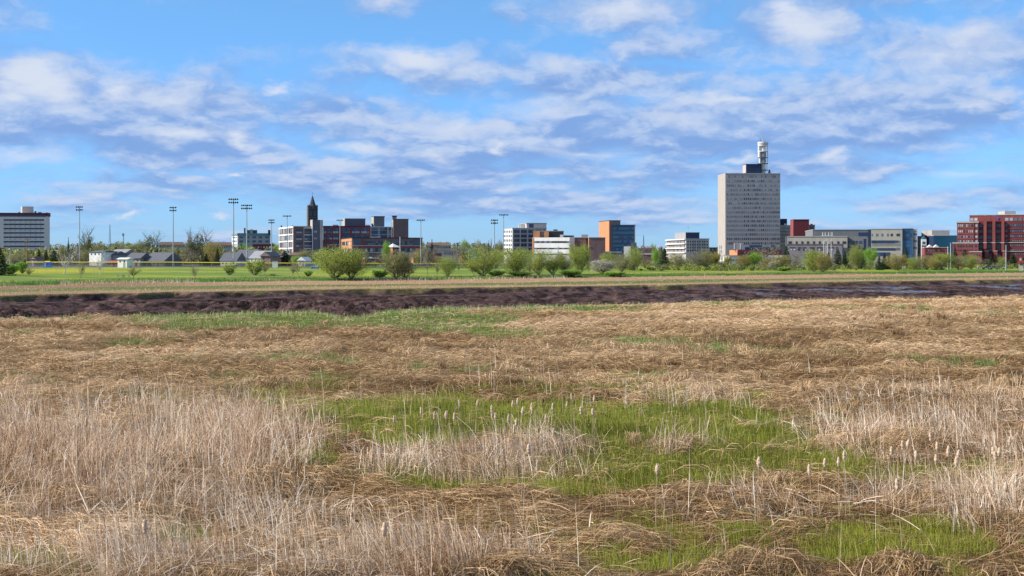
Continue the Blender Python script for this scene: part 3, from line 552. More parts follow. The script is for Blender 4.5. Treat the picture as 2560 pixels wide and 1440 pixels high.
    p = b.mass('penthouse', 1316.7, 1366, 1296.5, 558, WL['conc'], Y=955, depth=34, pb=573, cap=(WL['grey'], .8)); b.win(p.front, 1322.5, 1334, 560, 569, 'navy', .15); b.grid(p.side, [(1299, 1301), (1303, 1304.5), (1306, 1307.5), (1309, 1312)], [(561, 569)], ('dark',), .15); b.done()
    # orange brick and white banded complex
    b = Bld('white_banded_building', 'low brick building with three broad white bands and ribbon windows', 1400, 890)
    v = b.mass('wall', 1331, 1423.8, None, 594, WL['white'], depth=12, theta=-.42)
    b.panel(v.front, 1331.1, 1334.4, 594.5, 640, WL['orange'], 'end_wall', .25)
    for (a, c) in ((602.6, 607.2), (619.4, 622.8), (634, 637)): b.grid(v.front, cols(1335, 1423.5, 14, .98), [(a, c)], ('dark', 'dark', 'grey'), .12)
    u = b.mass('upper_storey', 1372, 1409, 1331, 577.8, WL['blk'], Y=902, depth=34, pb=595, theta=0) if False else b.mass('upper_storey', 1333, 1409, None, 577.8, WL['purple'], Y=902, depth=18, pb=595, cap=(WL['cream'], .5))
    b.panel(u.front, 1333.2, 1349.5, 578.6, 594.5, WL['orange'], 'brick_bay', 1.2); b.panel(u.front, 1360.5, 1372, 578.6, 594.5, WL['orange'], 'brick_bay', 1.0)
    b.panel(u.front, 1373, 1408.6, 578.6, 594, WL['blk'], 'plant_screen', .4)
    b.mass('rooftop_unit', 1383.5, 1394, None, 573.6, WL['blk'], Y=905, depth=5, pb=578.5); b.mass('rooftop_unit', 1409.5, 1435, None, 588.5, WL['dgrey'], Y=904, depth=6, pb=595); b.mass('rooftop_unit', 1400, 1408, None, 586.8, WL['white'], Y=899, depth=2, pb=595)
    b.done()
    b = Bld('brown_brick_hall', 'windowless brown brick hall with a notch in its front beside the white bands', 1470, 888)
    v = b.mass('wall', 1424, 1466, None, 594, WL['purple'], depth=26, cap=(WL['cream'], .7)); v2 = b.mass('wing', 1472.5, 1513.4, 1466.2, 594, WL['purple'], Y=880, depth=30, cap=(WL['cream'], .7))
    b.panel(v2.side, 1466.4, 1472.3, 595, 640, WL['orange'], 'end_wall', .15); b.mass('rooftop_unit', 1453.5, 1470, None, 586.3, WL['grey'], Y=893, depth=6, pb=595); b.win(v2.front, 1475, 1481, 618.5, 621, 'dark', .12); b.win(v.front, 1452, 1455, 617.5, 620, 'dark', .12); b.done()  # orange end wall: lit edge of the brown brick, painted in
    # orange tower with glass
    b = Bld('orange_brick_tower', 'tall orange brick tower with navy glass front right of the brown brick hall', 1545, 1000)
    v = b.mass('wall', 1523.7, 1551, 1498, 551.5, WL['brown'], depth=30, cap=(WL['blk'], .6)); b.panel(v.side, 1498.2, 1523.5, 552.8, 650, WL['orange'], 'end_wall', .2)  # brown front and orange side are shaded and lit copies of one brick
    w = b.mass('glass_wing', 1532, 1587.7, None, 562.8, GLASS['navy'], Y=996, depth=26, cap=(WL['navy'], 2))
    for y in (568.5, 579.5, 590.5, 601, 611.5, 621): b.grid(w.front, cols(1533, 1587, 8, .96), [(y, y + 5.8)], ('blue', 'navy', 'blue', 'teal'), .15)
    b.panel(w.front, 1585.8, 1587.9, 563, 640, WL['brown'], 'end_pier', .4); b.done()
    b, v = low('plant_room', 'dark plant room with white box at the foot of the orange tower', 1577.5, 1591.5, None, 606.5, WL['dgrey'], 960, 9); b.mass('white_unit', 1559.5, 1577, None, 616, WL['white'], Y=955, depth=6); b.done()
    b, v = low('white_strip_store', 'long flat store with white fascia below the orange tower', 1512, 1553, None, 629.5, WL['brown'], 900, 12, None, (WL['white'], 3)); b.grid(v.front, cols(1514, 1552, 8, .7), [(636, 642)], ('dark', 'grey'), .12); b.done()
    b, v = low('small_brick_flats', 'small dark brick flats right of the orange tower', 1597, 1640, None, 620, WL['purple'], 1100, 12, (6, 624, 628)); b.mass('penthouse', 1618, 1630, None, 616, WL['conc'], Y=1104, depth=5, pb=621); b.done()
    b, v = low('orange_roof_store', 'low orange store with white roof edge behind flowering trees', 1600, 1640, None, 635, WL['lbrick'], 850, 12, (7, 640, 645), (WL['white'], 1)); b.done()
    b, v = low('long_white_shed', 'long white shed glimpsed between the flowering trees', 1478, 1640, None, 653, WL['white'], 760, 10, (16, 657, 662), None, ('grey', 'blind')); b.done()
    b, v = low('pale_blue_shed', 'pale blue grey shed behind the bare trees left of the office tower', 1690, 1750, None, 656, WL['roofl'], 740, 9, (7, 660, 664)); b.done()
    # government building
    b = Bld('finned_office', 'grey office with white sunshade fins and navy penthouse left of the office tower', 1720, 900)
    v = b.mass('wall', 1715, 1772.7, 1666, 597, WL['conc'], depth=46, cap=(WL['grey'], .8))
    for y in (598.5, 609, 620, 631): b.panel(v.side, 1666.3, 1714.6, y, y + 2.2, WL['white'], 'sunshade', 1.0)
    for y in (601.5, 612, 623): b.grid(v.side, cols(1668, 1713, 13, .5), [(y, y + 6)], ('grey', 'dark'), .12)
    b.grid(v.front, cols(1717, 1771, 9, .5), [(602, 606), (609, 614), (617, 621), (624, 629)], ('dark', 'navy'), .15)
    for x in (1723, 1735, 1747, 1759): b.panel(v.front, x, x + .9, 598, 636, WL['grey'], 'pilaster', .4)
    p = b.mass('penthouse', 1715, 1748.5, 1688, 581.5, WL['navy'], Y=903, depth=26, pb=598, cap=(WL['grey'], .5)); b.panel(p.side, 1688.2, 1714.8, 582.2, 597.5, WL['grey'], 'cladding', .2)
    xx = X_at(1722, 905); zz = Z_at(582, 905); b.put(MB().cyl(xx, 908, zz - .5, zz + 4.8, .08, .05, 6).box(-.9, .9, -.08, .08, zz + 3.4, zz + 3.55, Matrix.Translation((xx, 908, 0))), 'antenna', WL['steel']); b.done()
    b, v = low('black_flats', 'small black gabled flats between the finned office and the tower', 1773.5, 1794, None, 619, WL['blk'], 1050, 10, (4, 622, 625), (WL['dgrey'], 1.2)); b.done()
    # the tower
    b = Bld('office_tower', 'tall pale concrete office tower with rows of small windows and a telecom turret', 1872, 1200, 'tower')
    v = b.mass('wall', 1814, 1950.6, 1795, 433.5, WL['tow'], depth=34, cap=(WL['conc'], 1.2))
    b.panel(v.side, 1795.2, 1813.8, 436, 640, WL['cream'], 'end_wall', .2)
    rows = [441.3 + 11.12 * i for i in range(16)]
    CW = cols(1816, 1949.5, 28, .5)
    rs = random.Random(3)
    for r, y in enumerate(rows):
        for c, (x0, x1) in enumerate(CW):
            dark = (9 <= c <= 19 and rs.random() < (.6 if r > 8 else .3) and r > 0)
            if r in (14, 15): dark = rs.random() < .75
            if r == 8 and c > 23: dark = True
            g = 'dark' if dark and rs.random() < .7 else ('navy' if dark else rs.choice(['soft', 'soft', 'pale', 'grey'] if r < 8 else ['soft', 'soft', 'grey', 'soft']))
            if r == 0: g = rs.choice(['pale', 'grey', 'pale']); 
            b.win(v.front, x0, x1, y - 2.6, y + 2.8, g, .05)
    b.grid(v.front, cols(1862, 1949, 8, .95), [(613, 617.5)], ('pale', 'blue'), .2); b.grid(v.front, cols(1862, 1949, 8, .9), [(618.5, 625)], ('navy', 'grey'), .2)
    b.grid(v.side, [(1799.5, 1801.5), (1803.5, 1805.5)], [(614, 622), (625, 633)], ('grey',), .3)
    p = b.mass('penthouse', 1865.5, 1902, 1857, 410.5, WL['navy'], Y=1206, depth=14, pb=434.5, cap=(WL['blk'], .5)); b.panel(p.side, 1857.2, 1865.3, 411.5, 433, WL['conc'], 'side_panel', .2)  # paler side paints the sunlight on the penthouse's left face
    # telecom turret
    Yt = 1212; cx = X_at(1907, Yt); k = Yt / F
    z = lambda py: Z_at(py, Yt)
    wh = WL['white']; 
    def cy(nm, m_, y0, y1, r0, r1=None, dx=0): b.put(MB().cyl(cx + dx * k, Yt, z(y1), z(y0), r0 * k, (r0 if r1 is None else r1) * k, 24), nm, m_)
    cy('turret_shaft', wh, 366, 436, 6.2, 5.6, 1); cy('turret_drum', wh, 355.5, 365.5, 12.8); cy('turret_drum', wh, 366.5, 378, 7.8, 7); cy('turret_collar', WL['grey'], 380.5, 391, 8.2, 7.4, .5); cy('turret_collar', WL['grey'], 396.5, 405, 7.4, 6.8, .8)
    for y in (378.3, 393.6, 408.2, 425): cy('platform', WL['dgrey'] if y != 378.3 else wh, y, y + 1.3, 13.4)
    for y in (358.5, 362): cy('antenna_ring', wall('antenna_ring', (.30, .27, .26)), y, y + .8, 13.6)
    for (dx, y0, y1, w_) in ((-9.5, 379, 394, 3.4), (11, 380, 392, 1.4), (11, 396, 407, 1.2), (-8, 396, 408, 2.6), (9.5, 410, 424, 1.2), (-10.5, 366.5, 378, 2.6), (10.5, 366.5, 377.5, 1.6)):
        b.put(MB().cyl(cx + dx * k, Yt - 5 * k, z(y1), z(y0), w_ * k, None, 12), 'dish_antenna', wh)
    b.put(MB().cyl(cx + 15.5 * k, Yt - 2, z(434), z(424.5), 3.2 * k, 2 * k, 12), 'dish_antenna', WL['dgrey'])
    b.put(MB().cyl(cx - .6 * k, Yt, z(356), z(333), 1.7 * k, .8 * k, 8), 'mast', WL['steel']); b.put(MB().cyl(cx - 5 * k, Yt, z(356), z(346), .6 * k, .3 * k, 8), 'mast', WL['blk']); b.put(MB().cyl(cx + 6 * k, Yt, z(356), z(351), .5 * k, .3 * k, 8), 'mast', WL['steel'])
    b.done()
    # low buildings at tower foot
    b = Bld('red_podium', 'dark red low podium with an orange lit end at the foot of the office tower', 1895, 1050)
    v = b.mass('wall', 1844, 1954, 1824, 624.5, WL['mar'], depth=80); b.panel(v.side, 1824.2, 1843.8, 625, 650, WL['orange'], 'end_wall', .2); b.grid(v.front, cols(1850, 1950, 12, .6), [(629, 634)], ('dark', 'grey'), .12)  # orange end is a sunlit copy of the dark red wall colour
    p = b.mass('rooftop_unit', 1833, 1858, None, 607, WL['roofl'], Y=1060, depth=8, pb=626); b.grid(p.front, [(1835, 1838), (1850, 1853)], [(609, 623)], ('blind',), .2)
    b.done()
    b, v = low('white_warehouse', 'bright white warehouse between dark trees below the office tower', 1824, 1851, 1800, 639.5, WL['white'], 780, 20, (4, 648, 653), (WL['roofl'], .8), ('grey',)); b.grid(v.side, cols(1802, 1823, 3, .3), [(642, 660)], ('grey',), .15); b.done()
    b, v = low('white_depot', 'low white and grey depot behind the trees right of the tower foot', 1905, 1962, None, 640, WL['conc'], 800, 14, (7, 645, 650), (WL['white'], 1)); b.done()
    # behind / right of tower
    b = Bld('beige_office', 'beige office block with a navy rooftop box tucked behind the office tower', 1965, 1220)
    v = b.mass('wall', 1948, 1990, None, 563.5, WL['cream'], depth=20, cap=(WL['conc'], .8)); b.grid(v.front, cols(1950, 1978, 7, .5), [(569 + 8.2 * i, 572.6 + 8.2 * i) for i in range(7)], ('grey', 'grey', 'dark'), .15)
    b.mass('rooftop_box', 1945, 1967.7, None, 547, WL['navy'], Y=1224, depth=12, pb=564.5); b.mass('rooftop_unit', 1960.5, 1967, None, 559, WL['white'], Y=1222, depth=3, pb=564.5); b.done()
    b = Bld('maroon_tower', 'plain maroon windowless block with rounded edge right of the office tower', 2003, 1150)
    v = b.mass('wall', 1984, 2022.8, 1976, 549, WL['mar'], depth=16, cap=(WL['mar'], .5)); b.panel(v.side, 1976.2, 1983.9, 549.6, 620, WL['brick'], 'end_wall', .2)
    b.mass('lift_shaft', 2023, 2037, None, 562.5, WL['purple'], Y=1156, depth=10, cap=(WL['grey'], 1.4)); b.mass('rooftop_unit', 2026, 2031.5, None, 559.5, WL['blk'], Y=1158, depth=3, pb=563)
    xx = X_at(2011, 1155); zz = Z_at(549, 1155); b.put(MB().cyl(xx, 1155, zz - 1, zz + 1.9, .12, .06, 6), 'antenna', WL['steel']); b.done()
    b = Bld('long_grey_complex', 'long grey and beige complex with dark ribbon windows and glass end', 2170, 980)
    v = b.mass('grey_wing', 2032, 2178, None, 574.5, WL['mgrey'], depth=60, cap=(WL['conc'], .6), theta=-.12)  # grey and beige wings: shaded and lit tones put into the wall colours
    for i in range(3): b.grid(v.front, cols(2146, 2170, 4, .97), [(581 + i*3.1, 583.8 + i*3.1)], ('navy',), .15)
    b.panel(v.front, 2170.3, 2177.8, 573.5, 640, WL['navy'], 'glazed_corner', .4)
    w = b.mass('beige_wing', 2178.2, 2255.5, None, 572.8, WL['beige'], Y=970, depth=50, cap=(WL['conc'], .6))
    b.grid(w.front, [(2179, 2181), (2190, 2195), (2203, 2207.6), (2217, 2221), (2226.5, 2231.5), (2241, 2249.5)], [(584, 590.2)], ('dark', 'dark', 'grey'), .15)
    b.grid(w.front, cols(2178.5, 2239, 9, .99), [(601, 608)], ('navy', 'dark', 'navy'), .2); b.grid(w.front, cols(2178.5, 2239, 9, .99), [(620, 626)], ('navy', 'dark'), .2); b.grid(w.front, cols(2240, 2249.5, 2, .8), [(601, 607), (619, 625)], ('grey', 'dark'), .2)
    b.grid(w.front, cols(2178.5, 2225, 6, .99), [(631, 640)], ('navy',), .2)
    for y in (609.5, 613): b.panel(w.front, 2178.4, 2250, y, y + .6, WL['conc'], 'string_course', .3)
    e = b.mass('glass_end', 2255.7, 2281, None, 572, GLASS['blue'], Y=966, depth=40, cap=(WL['slate'], .8)); b.grid(e.front, cols(2256, 2280.5, 4, .95), [(576 + 8.5 * i, 583.5 + 8.5 * i) for i in range(7)], ('blue', 'blue', 'navy'), .12)
    e2 = b.mass('end_tower', 2281.2, 2293.6, None, 572, WL['grey'], Y=965, depth=40); b.grid(e2.front, [(2284, 2287), (2288.5, 2291)], [(583, 588), (600, 605), (617, 622)], ('dark', 'navy'), .15)
    e3 = b.mass('annex', 2293.8, 2304, None, 590, WL['dgrey'], Y=968, depth=30); b.grid(e3.front, cols(2295, 2303, 3, .5), [(596, 599), (606, 609), (616, 619)], ('grey',), .15); b.done()
    b = Bld('square_windowed_building', 'cream building with a row of square windows over a purple grey lower storey', 2060, 850)
    v = b.mass('wall', 1967.8, 2118.4, None, 591.5, WL['beige'], depth=30, cap=(WL['cream'], .8))
    b.grid(v.front, [(1971, 1979), (1989, 1993.5), (2003, 2007.8), (2017, 2022.4), (2032, 2037), (2046.5, 2051.5), (2063, 2067), (2076, 2081), (2093, 2098), (2106, 2114.5)], [(603.2, 609.3)], ('dark',), .15)
    lo = b.mass('lower_storey', 1966, 2107, None, 611, WL['pgrey'], Y=840, depth=9, cap=(WL['purple'], .8)); b.panel(lo.front, 2106, 2108.5, 611, 640, WL['navy'], 'corner_pier', .4)
    for (x0, x1) in ((1974, 1988), (1994, 2003), (2006, 2015), (2024, 2036), (2042, 2059), (2070, 2085), (2090, 2095)): b.win(lo.front, x0, x1, 618, 620.4, 'dark', .15)
    b.grid(lo.front, [(1977, 1980), (1983.5, 1988.5), (1994, 1999.5), (2007, 2010), (2014, 2015.5), (2030, 2036), (2041.5, 2043), (2047, 2050), (2054, 2057.5), (2078, 2081.5), (2090, 2091.5)], [(622, 626)], ('dark', 'blind', 'dark'), .15)
    b.grid(lo.front, [(2010, 2016), (2025, 2030), (2050, 2060), (2085, 2092)], [(636, 639), (641, 645)], ('dark',), .15)
    w = b.mass('right_wing', 2118.6, 2166, None, 591.3, WL['mgrey'], Y=855, depth=24); b.grid(w.front, [(2121, 2125), (2125.8, 2129.5), (2134, 2137), (2139.5, 2143.5), (2147, 2154.5)], [(602, 608.5)], ('blue', 'dark', 'navy'), .15)
    b.grid(w.front, [(2121, 2130), (2146, 2153)], [(616.5, 618), (635, 637)], ('dark',), .15); b.panel(w.front, 2159, 2164.5, 597, 640, WL['navy'], 'glazed_stair', .3); b.done()
    # steel gantry mast
    r = empty('lattice_mast', (X_at(2064, 790), 790, gz(X_at(2064, 790), 790)), 'white steel lattice mast with rooftop antennas before the cream building', 'mast')
    mb = MB(); hgt = Z_at(590, 790) - r.location.z
    for x in (-1.2, 1.2, 3.1): mb.tube([(x, 0, -.5), (x, 0, hgt + (2 if x > 3 else -3))], [.16, .12], 5)
    for i in range(10): a = hgt * i / 10; c = hgt * (i + 1) / 10 - .3; mb.tube([(-1.2, 0, a * .9), (1.2, 0, c * .9)], [.07, .07], 4); mb.tube([(1.2, 0, a * .9), (-1.2, 0, a * .9)], [.07, .07], 4)
    mb.build('frame', WL['white'], r); mb = MB().box(-2, 4.2, -.3, .3, hgt, hgt + .35)
    mb.build('platform', WL['white'], r)
    for x in (-1.6, -.2, 1.7, 3.7): MB().cyl(x, 0, hgt + .35, hgt + 2.1, .18, .12, 6).build('antenna', WL['white'], r)
    # teal building, clock tower, gabled brick
    b = Bld('teal_glass_building', 'teal glass office with grey rooftop box left of the big brick hospital', 2350, 950)
    v = b.mass('wall', 2334.6, 2396, 2304, 588.8, GLASS['teal'], depth=44, cap=(WL['conc'], .5)); b.panel(v.side, 2304.3, 2334.4, 589.5, 640, WL['navy'], 'side_wall', .2)
    b.grid(v.front, cols(2335, 2394, 9, .97), [(590 + 6.6 * i, 596.2 + 6.6 * i) for i in range(6)], ('teal', 'teal', 'teal', 'blue'), .12)
    p = b.mass('rooftop_box', 2330.6, 2374, 2304, 576, WL['grey'], Y=955, depth=34, pb=589.5); b.panel(p.side, 2304.2, 2330.4, 576.8, 589, WL['cream'], 'cladding', .2); b.panel(p.side, 2313.5, 2318, 576.9, 589, WL['grey'], 'side_panel', .35); b.done()
    b = Bld('clock_tower', 'small white clock tower with blue dome before the teal building', 2309, 880, 'tower')
    v = b.mass('wall', 2303.4, 2316, 2302.6, 598, WL['white'], depth=3); mb = MB(); c_ = v.M @ Vector((v.w/2, v.d/2, 0)); Pn = [(c_.x, c_.y, v.zt + 1.8 * math.sin(a)) for a in np.linspace(0, 1.5, 7)]
    b.put(MB().tube(Pn, [1.5 * math.cos(a) + .02 for a in np.linspace(0, 1.5, 7)], 16), 'dome', GLASS['teal']); b.win(v.front, 2306, 2313, 604, 610, 'blue', .12); b.grid(v.front, [(2305, 2308.5), (2310.5, 2314)], [(613, 620)], ('dark',), .12)
    b.put(MB().cyl(c_.x, c_.y, v.zt + 1.6, v.zt + 2.6, .08, .05, 6), 'finial', WL['steel']); b.done()
    b = Bld('gabled_brick_building', 'low red brick building with two white gables below the teal glass', 2340, 850)
    v = b.mass('wall', 2311, 2370, 2304, 619, WL['brick'], depth=14, cap=(WL['conc'], .6)); b.grid(v.front, cols(2313, 2368, 9, .55), [(624, 629), (633, 637)], ('dark', 'grey'), .12)
    for x in (2325, 2341):
        t0, z0 = v.front.at(x - 7.5, 619); t1, _ = v.front.at(x + 7.5, 619); _, z1 = v.front.at(x, 612)
        b.put(MB().poly([v.M @ Vector(p) for p in ((t0, -.5, z0 + .1), (t1, -.5, z0 + .1), ((t0+t1)/2, -.5, z1), (t0, 6, z0 + .1), (t1, 6, z0 + .1), ((t0+t1)/2, 6, z1))], ((0,1,2),(5,4,3),(0,3,4,1),(1,4,5,2),(2,5,3,0))), 'gable', WL['white'])
    b.done()
    # brick hospital at right
    b = Bld('brick_hospital', 'big stepped red brick building with a blue star emblem at the right edge', 2480, 800)
    L_ = b.mass('left_wing', 2392.6, 2446, None, 555, WL['lbrick'], Y=800, depth=34, cap=(WL['conc'], 2.2))
    # this wing is turned towards the sun
    yr = [(560.8, 567), (575.6, 581.2), (589.2, 594.3), (601, 605)]
    b.grid(L_.front, [(2396, 2398.4), (2400.2, 2402.6), (2404.4, 2406.8), (2408.6, 2411), (2416, 2418.4), (2420.4, 2422.8), (2425, 2427.4), (2429.4, 2431.8)], yr, ('grey', 'pale', 'blind', 'dark'), .12)
    b.grid(L_.front, [(2438.5, 2444)], yr, ('pale',), .12); b.panel(L_.front, 2435, 2436, 556, 640, WL['mar'], 'drainpipe', .3)
    for y in (571, 585, 598): b.panel(L_.front, 2393, 2445.8, y, y + 1, WL['mar'], 'string_course', .1)
    P_ = b.mass('podium', 2381.5, 2446, None, 607, WL['lbrick'], Y=794, depth=5.5, cap=(WL['conc'], 1.8))
    b.grid(P_.front, [(2384, 2387.6), (2393.5, 2397.4), (2400, 2404), (2406.5, 2410.5), (2414, 2418), (2421.5, 2425.5), (2428, 2432), (2437, 2441.5)], [(612.8, 617.6), (624, 627.4)], ('dark',), .12)
    q2 = b.mass('entrance_block', 2424, 2454, None, 629, WL['lbrick'], Y=788, depth=5.8, cap=(WL['conc'], 1.4)); b.grid(q2.front, [(2428, 2432), (2440, 2443.5), (2446.5, 2450)], [(636, 640.5)], ('dark',), .12)
    U = b.mass('upper_block', 2424, 2600, None, 538, WL['brick'], Y=806, depth=36, cap=(WL['conc'], .7))
    b.grid(U.front, [(2425.6, 2433.8), (2436, 2443.8)], [(545, 552)], ('blind', 'pale'), .15)
    C_ = b.mass('centre_block', 2446.2, 2600, None, 553.5, WL['mar'], Y=799, depth=6.5)  # maroon is a shaded copy of the red brick, put into the colour
    for (x0, x1, yt) in ((2459, 2466.6, 538.5), (2481, 2488.4, 538.5), (2503.5, 2510.8, 553)):
        b.panel(C_.front, x0, x1, yt, 606, WL['lbrick'], 'brick_pier', 1.6); b.panel(C_.front, x0 - 1, x1, 606, 608, WL['conc'], 'string_course', 2.0); b.panel(C_.front, x0, x1, 608.2, 629, WL['lbrick'], 'brick_pier', 1.8); b.panel(C_.front, x0 + 3, x1 + 5, 628.5, 650, WL['lbrick'], 'brick_pier', 2.3); b.panel(C_.front, x0 + 2.6, x1 + 5.4, 626.8, 628.4, WL['conc'], 'string_course', 2.6)
    for (x0, x1) in ((2447.5, 2457), (2468.5, 2479.5), (2490.5, 2501.5)):
        for (a, c) in ((560.5, 567.5), (575, 582), (589, 597), (599.5, 604.5), (612, 621), (623, 627), (634, 640)): b.grid(C_.front, cols(x0, x1, 2, .9), [(a, c)], ('navy', 'teal', 'dark', 'navy'), .12)
    b.panel(C_.front, 2446.5, 2560, 605.6, 607.2, WL['conc'], 'string_course', .4); b.panel(C_.front, 2512, 2600, 627.6, 629, WL['conc'], 'string_course', .4)
    b.grid(U.front, [(2513 + 11.2 * i, 2521.5 + 11.2 * i) for i in range(5)], [(544.6, 552)], ('grey', 'pale'), .15)
    for (a, c) in ((560.5, 566), (574.5, 580), (588, 592.5), (600, 603.4), (611.5, 615), (623, 626.2), (634, 637)): b.grid(C_.front, [(2513.5, 2518.2)] + [(2525.6 + 5.3 * i, 2528.8 + 5.3 * i) for i in range(8)], [(a, c)], ('teal', 'grey', 'blue', 'grey'), .12)
    for y in (570.5, 584.5, 597.5): b.panel(C_.front, 2511.5, 2600, y, y + 1.2, WL['brick'], 'string_course', .25)
    ph = b.mass('penthouse', 2512.5, 2539.4, 2495.6, 527.3, WL['grey'], Y=812, depth=22, pb=538.8); b.panel(ph.side, 2495.8, 2512.3, 528, 538.5, WL['beige'], 'cladding', .15)
    for (x, w_) in ((2446, 5), (2457, 6)): b.mass('roof_vent', x, x + w_, None, 536.4, WL['blk'], Y=812, depth=3, pb=539)
    # blue star emblem on the upper wall
    t0, zc = U.front.at(2494.7, 545.6); R_ = 3.8 * 806 / F; pts = []
    for i in range(8): r_ = R_ if i % 2 == 0 else R_ * .48; a = i * math.pi / 4; pts.append((r_ * math.cos(a), r_ * math.sin(a)))
    vv = [U.M @ Vector((t0 + p[0], -.35, zc + p[1])) for p in pts] + [U.M @ Vector((t0 + p[0], .1, zc + p[1])) for p in pts]
    b.put(MB().poly(vv, [tuple(range(8)), tuple(range(15, 7, -1))] + [(i, i + 8, (i + 1) % 8 + 8, (i + 1) % 8) for i in range(8)]), 'emblem', mat('sign_blue', (.02, .13, .75), .4, .05))
    b.done()
    b, v = low('red_roofed_kiosk', 'small cream kiosk with bright red roof by the right edge', 2547, 2558, None, 657, WL['cream'], 640, 4, (2, 660, 663)); b.panel(v.front, 2545, 2560, 651.5, 657, WL['roofr'], 'roof', .8); b.mass('roof_sign', 2549.5, 2554.5, None, 645, WL['white'], Y=641, depth=1.5, pb=652); b.done()
    # long brown terrace on the left hill
    for (nm, lb, x0, x1, yt, Y, m_) in (('hillside_terrace', 'long brown roofed terrace on the hill left of the pale tall trees', 396, 462, 612, 1500, 'beige'), ('hillside_terrace', 'brown roofed terrace with a small gable on the hill behind the yellow green trees', 522, 584, 613, 1450, 'beige')):
        b = Bld(nm, lb, (x0 + x1) / 2, Y, 'building', 'brown roofed terraces on the hill'); v = b.mass('wall', x0, x1, None, yt, WL[m_], depth=12); b.grid(v.front, cols(x0 + 2, x1 - 2, 10, .45), [(yt + 3, yt + 6)], ('dark', 'grey'), .12)
        b.put(MB().poly([v.M @ Vector(p) for p in ((-1, -1, v.zt), (v.w+1, -1, v.zt), (v.w+1, v.d+1, v.zt), (-1, v.d+1, v.zt), (2, v.d/2, v.zt+3.2), (v.w-2, v.d/2, v.zt+3.2))], ((3,2,1,0),(0,1,5,4),(1,2,5),(2,3,4,5),(3,0,4))), 'roof', WL['roofb']); b.done()
city()

# ------------------------------------------------------------------ houses by the playing field
def house(label, x0, x1, yeave, yridge, Y, wm, rm, depth=9, front='eave', chim=False, name='house', garage=False, theta=None):
    if theta is None: theta = random.Random(label).uniform(-.5, -.28)
    b = Bld(name, label, (x0 + x1) / 2, Y, 'house', 'houses beyond the playing field')
    v = b.mass('wall', x0, x1, None, yeave, WL[wm], depth=depth, theta=theta)
    zr = Z_at(yridge, Y); e = .5; w, d, zt = v.w, v.d, v.zt
    if front == 'eave': pts = [(-e, -e, zt), (w+e, -e, zt), (w+e, d+e, zt), (-e, d+e, zt), (-e, d/2, zr), (w+e, d/2, zr)]; fc = ((3,2,1,0),(0,1,5,4),(2,3,4,5),(1,2,5),(3,0,4))
    else: pts = [(-e, -e, zt), (w+e, -e, zt), (w+e, d+e, zt), (-e, d+e, zt), (w/2, -e, zr), (w/2, d+e, zr)]; fc = ((3,2,1,0),(1,2,5,4),(3,0,4,5),(0,1,4),(2,3,5))
    b.put(MB().poly([v.M @ Vector(p) for p in pts], fc), 'roof', WL[rm])
    if front == 'gable':
        b.put(MB().poly([v.M @ Vector(p) for p in ((.2, -e-.08, zt+.15), (w-.2, -e-.08, zt+.15), (w/2, -e-.08, zr-.5), (.2, -e+.05, zt+.15), (w-.2, -e+.05, zt+.15), (w/2, -e+.05, zr-.5))], ((0,1,2),(5,4,3),(0,3,4,1),(1,4,5,2),(2,5,3,0))), 'gable_wall', WL[wm])
    n = max(1, int((x1 - x0) / 9)); b.grid(v.front, cols(x0 + 1, x1 - 1, n, .32), [(yeave + 3.2, min(yeave + 7.5, 660))], ('dark', 'grey'), .08)
    t, _ = v.front.at(x0 + (x1 - x0) * .7, 655); zb = b.base
    b.put(MB().box(t - .45, t + .45, -.09, .02, zb, zb + 2.0, v.M), 'door', WL['grey'] if wm == 'white' else WL['mar'] if wm != 'mar' else WL['white'])
    if chim: b.put(MB().box(w * .7, w * .7 + .7, d * .5 - .3, d * .5 + .4, zr - 1.5, zr + 1.3, v.M), 'chimney', WL['orange'])
    b.done(); return b
house('white house partly hidden by dark spruces right of the pale slab', 125, 153, 632, 624, 760, 'white', 'roofl', 10)
house('large white box house with slate roof and balcony side', 223, 253, 630, 626, 640, 'white', 'roofg', 10)
house('blue grey wing with dark roof right of the large white house', 254, 284, 637, 628, 645, 'roofl', 'roofg', 9)
house('grey shingled house behind the white and slate houses', 276, 310, 634, 623, 720, 'grey', 'roofl', 10)
house('dark red roofed garage between two white houses', 267, 292, 657, 651, 600, 'brown', 'roofr', 6, name='garage')
house('small bright white shed house by the outfield fence', 294, 317, 648, 644, 535, 'white', 'white', 4)
house('slate gabled house with blue walls right of the white shed', 317, 350, 646, 632, 610, 'roofl', 'roofg', 8)
house('broad grey roofed bungalow with dark right gable', 359, 409, 653, 631, 610, 'dgrey', 'roofg', 12)
house('pale green bungalow end peeking from the dark gable', 409, 428, 650, 640, 640, 'beige', 'roofl', 8)
house('dark roofed cottage with white porch left of the tall lamp pair', 551, 590, 652, 631, 610, 'white', 'roofg', 9)
house('steep grey roofed house with green gable between the tall lamps', 584, 631, 645, 624, 620, 'roofl', 'roofg', 10)
house('grey roofed house with white wall behind the round green tree', 624, 662, 646, 627, 600, 'white', 'roofl', 9)
house('dark brown gable house right of the grey roofs', 652, 676, 641, 629, 590, 'brown', 'roofg', 9, 'gable')
house('long dark house with orange chimney behind the white scoreboard', 669, 703, 643, 634, 640, 'mar', 'roofg', 9, chim=True)
house('small white gable house beyond the fence near the blue shed', 745, 763, 652, 642, 600, 'white', 'white', 6, 'gable')
house('low brown house below the white banded office block', 718, 748, 638, 631, 720, 'brown', 'roofb', 10)
house('cream bungalow behind the fence left of the blue toilet', 62, 88, 652, 645, 640, 'cream', 'roofg', 8)
house('tiny cream gable house left of the spruces', 79, 90, 648, 641, 620, 'cream', 'roofb', 6, 'gable')
house('grey house under the maroon canopy of the pale slab', 14, 56, 652, 646, 700, 'grey', 'roofl', 9)
house('little white house behind the dark trees at the tower foot', 1938, 1956, 645, 640, 700, 'white', 'roofl', 6)

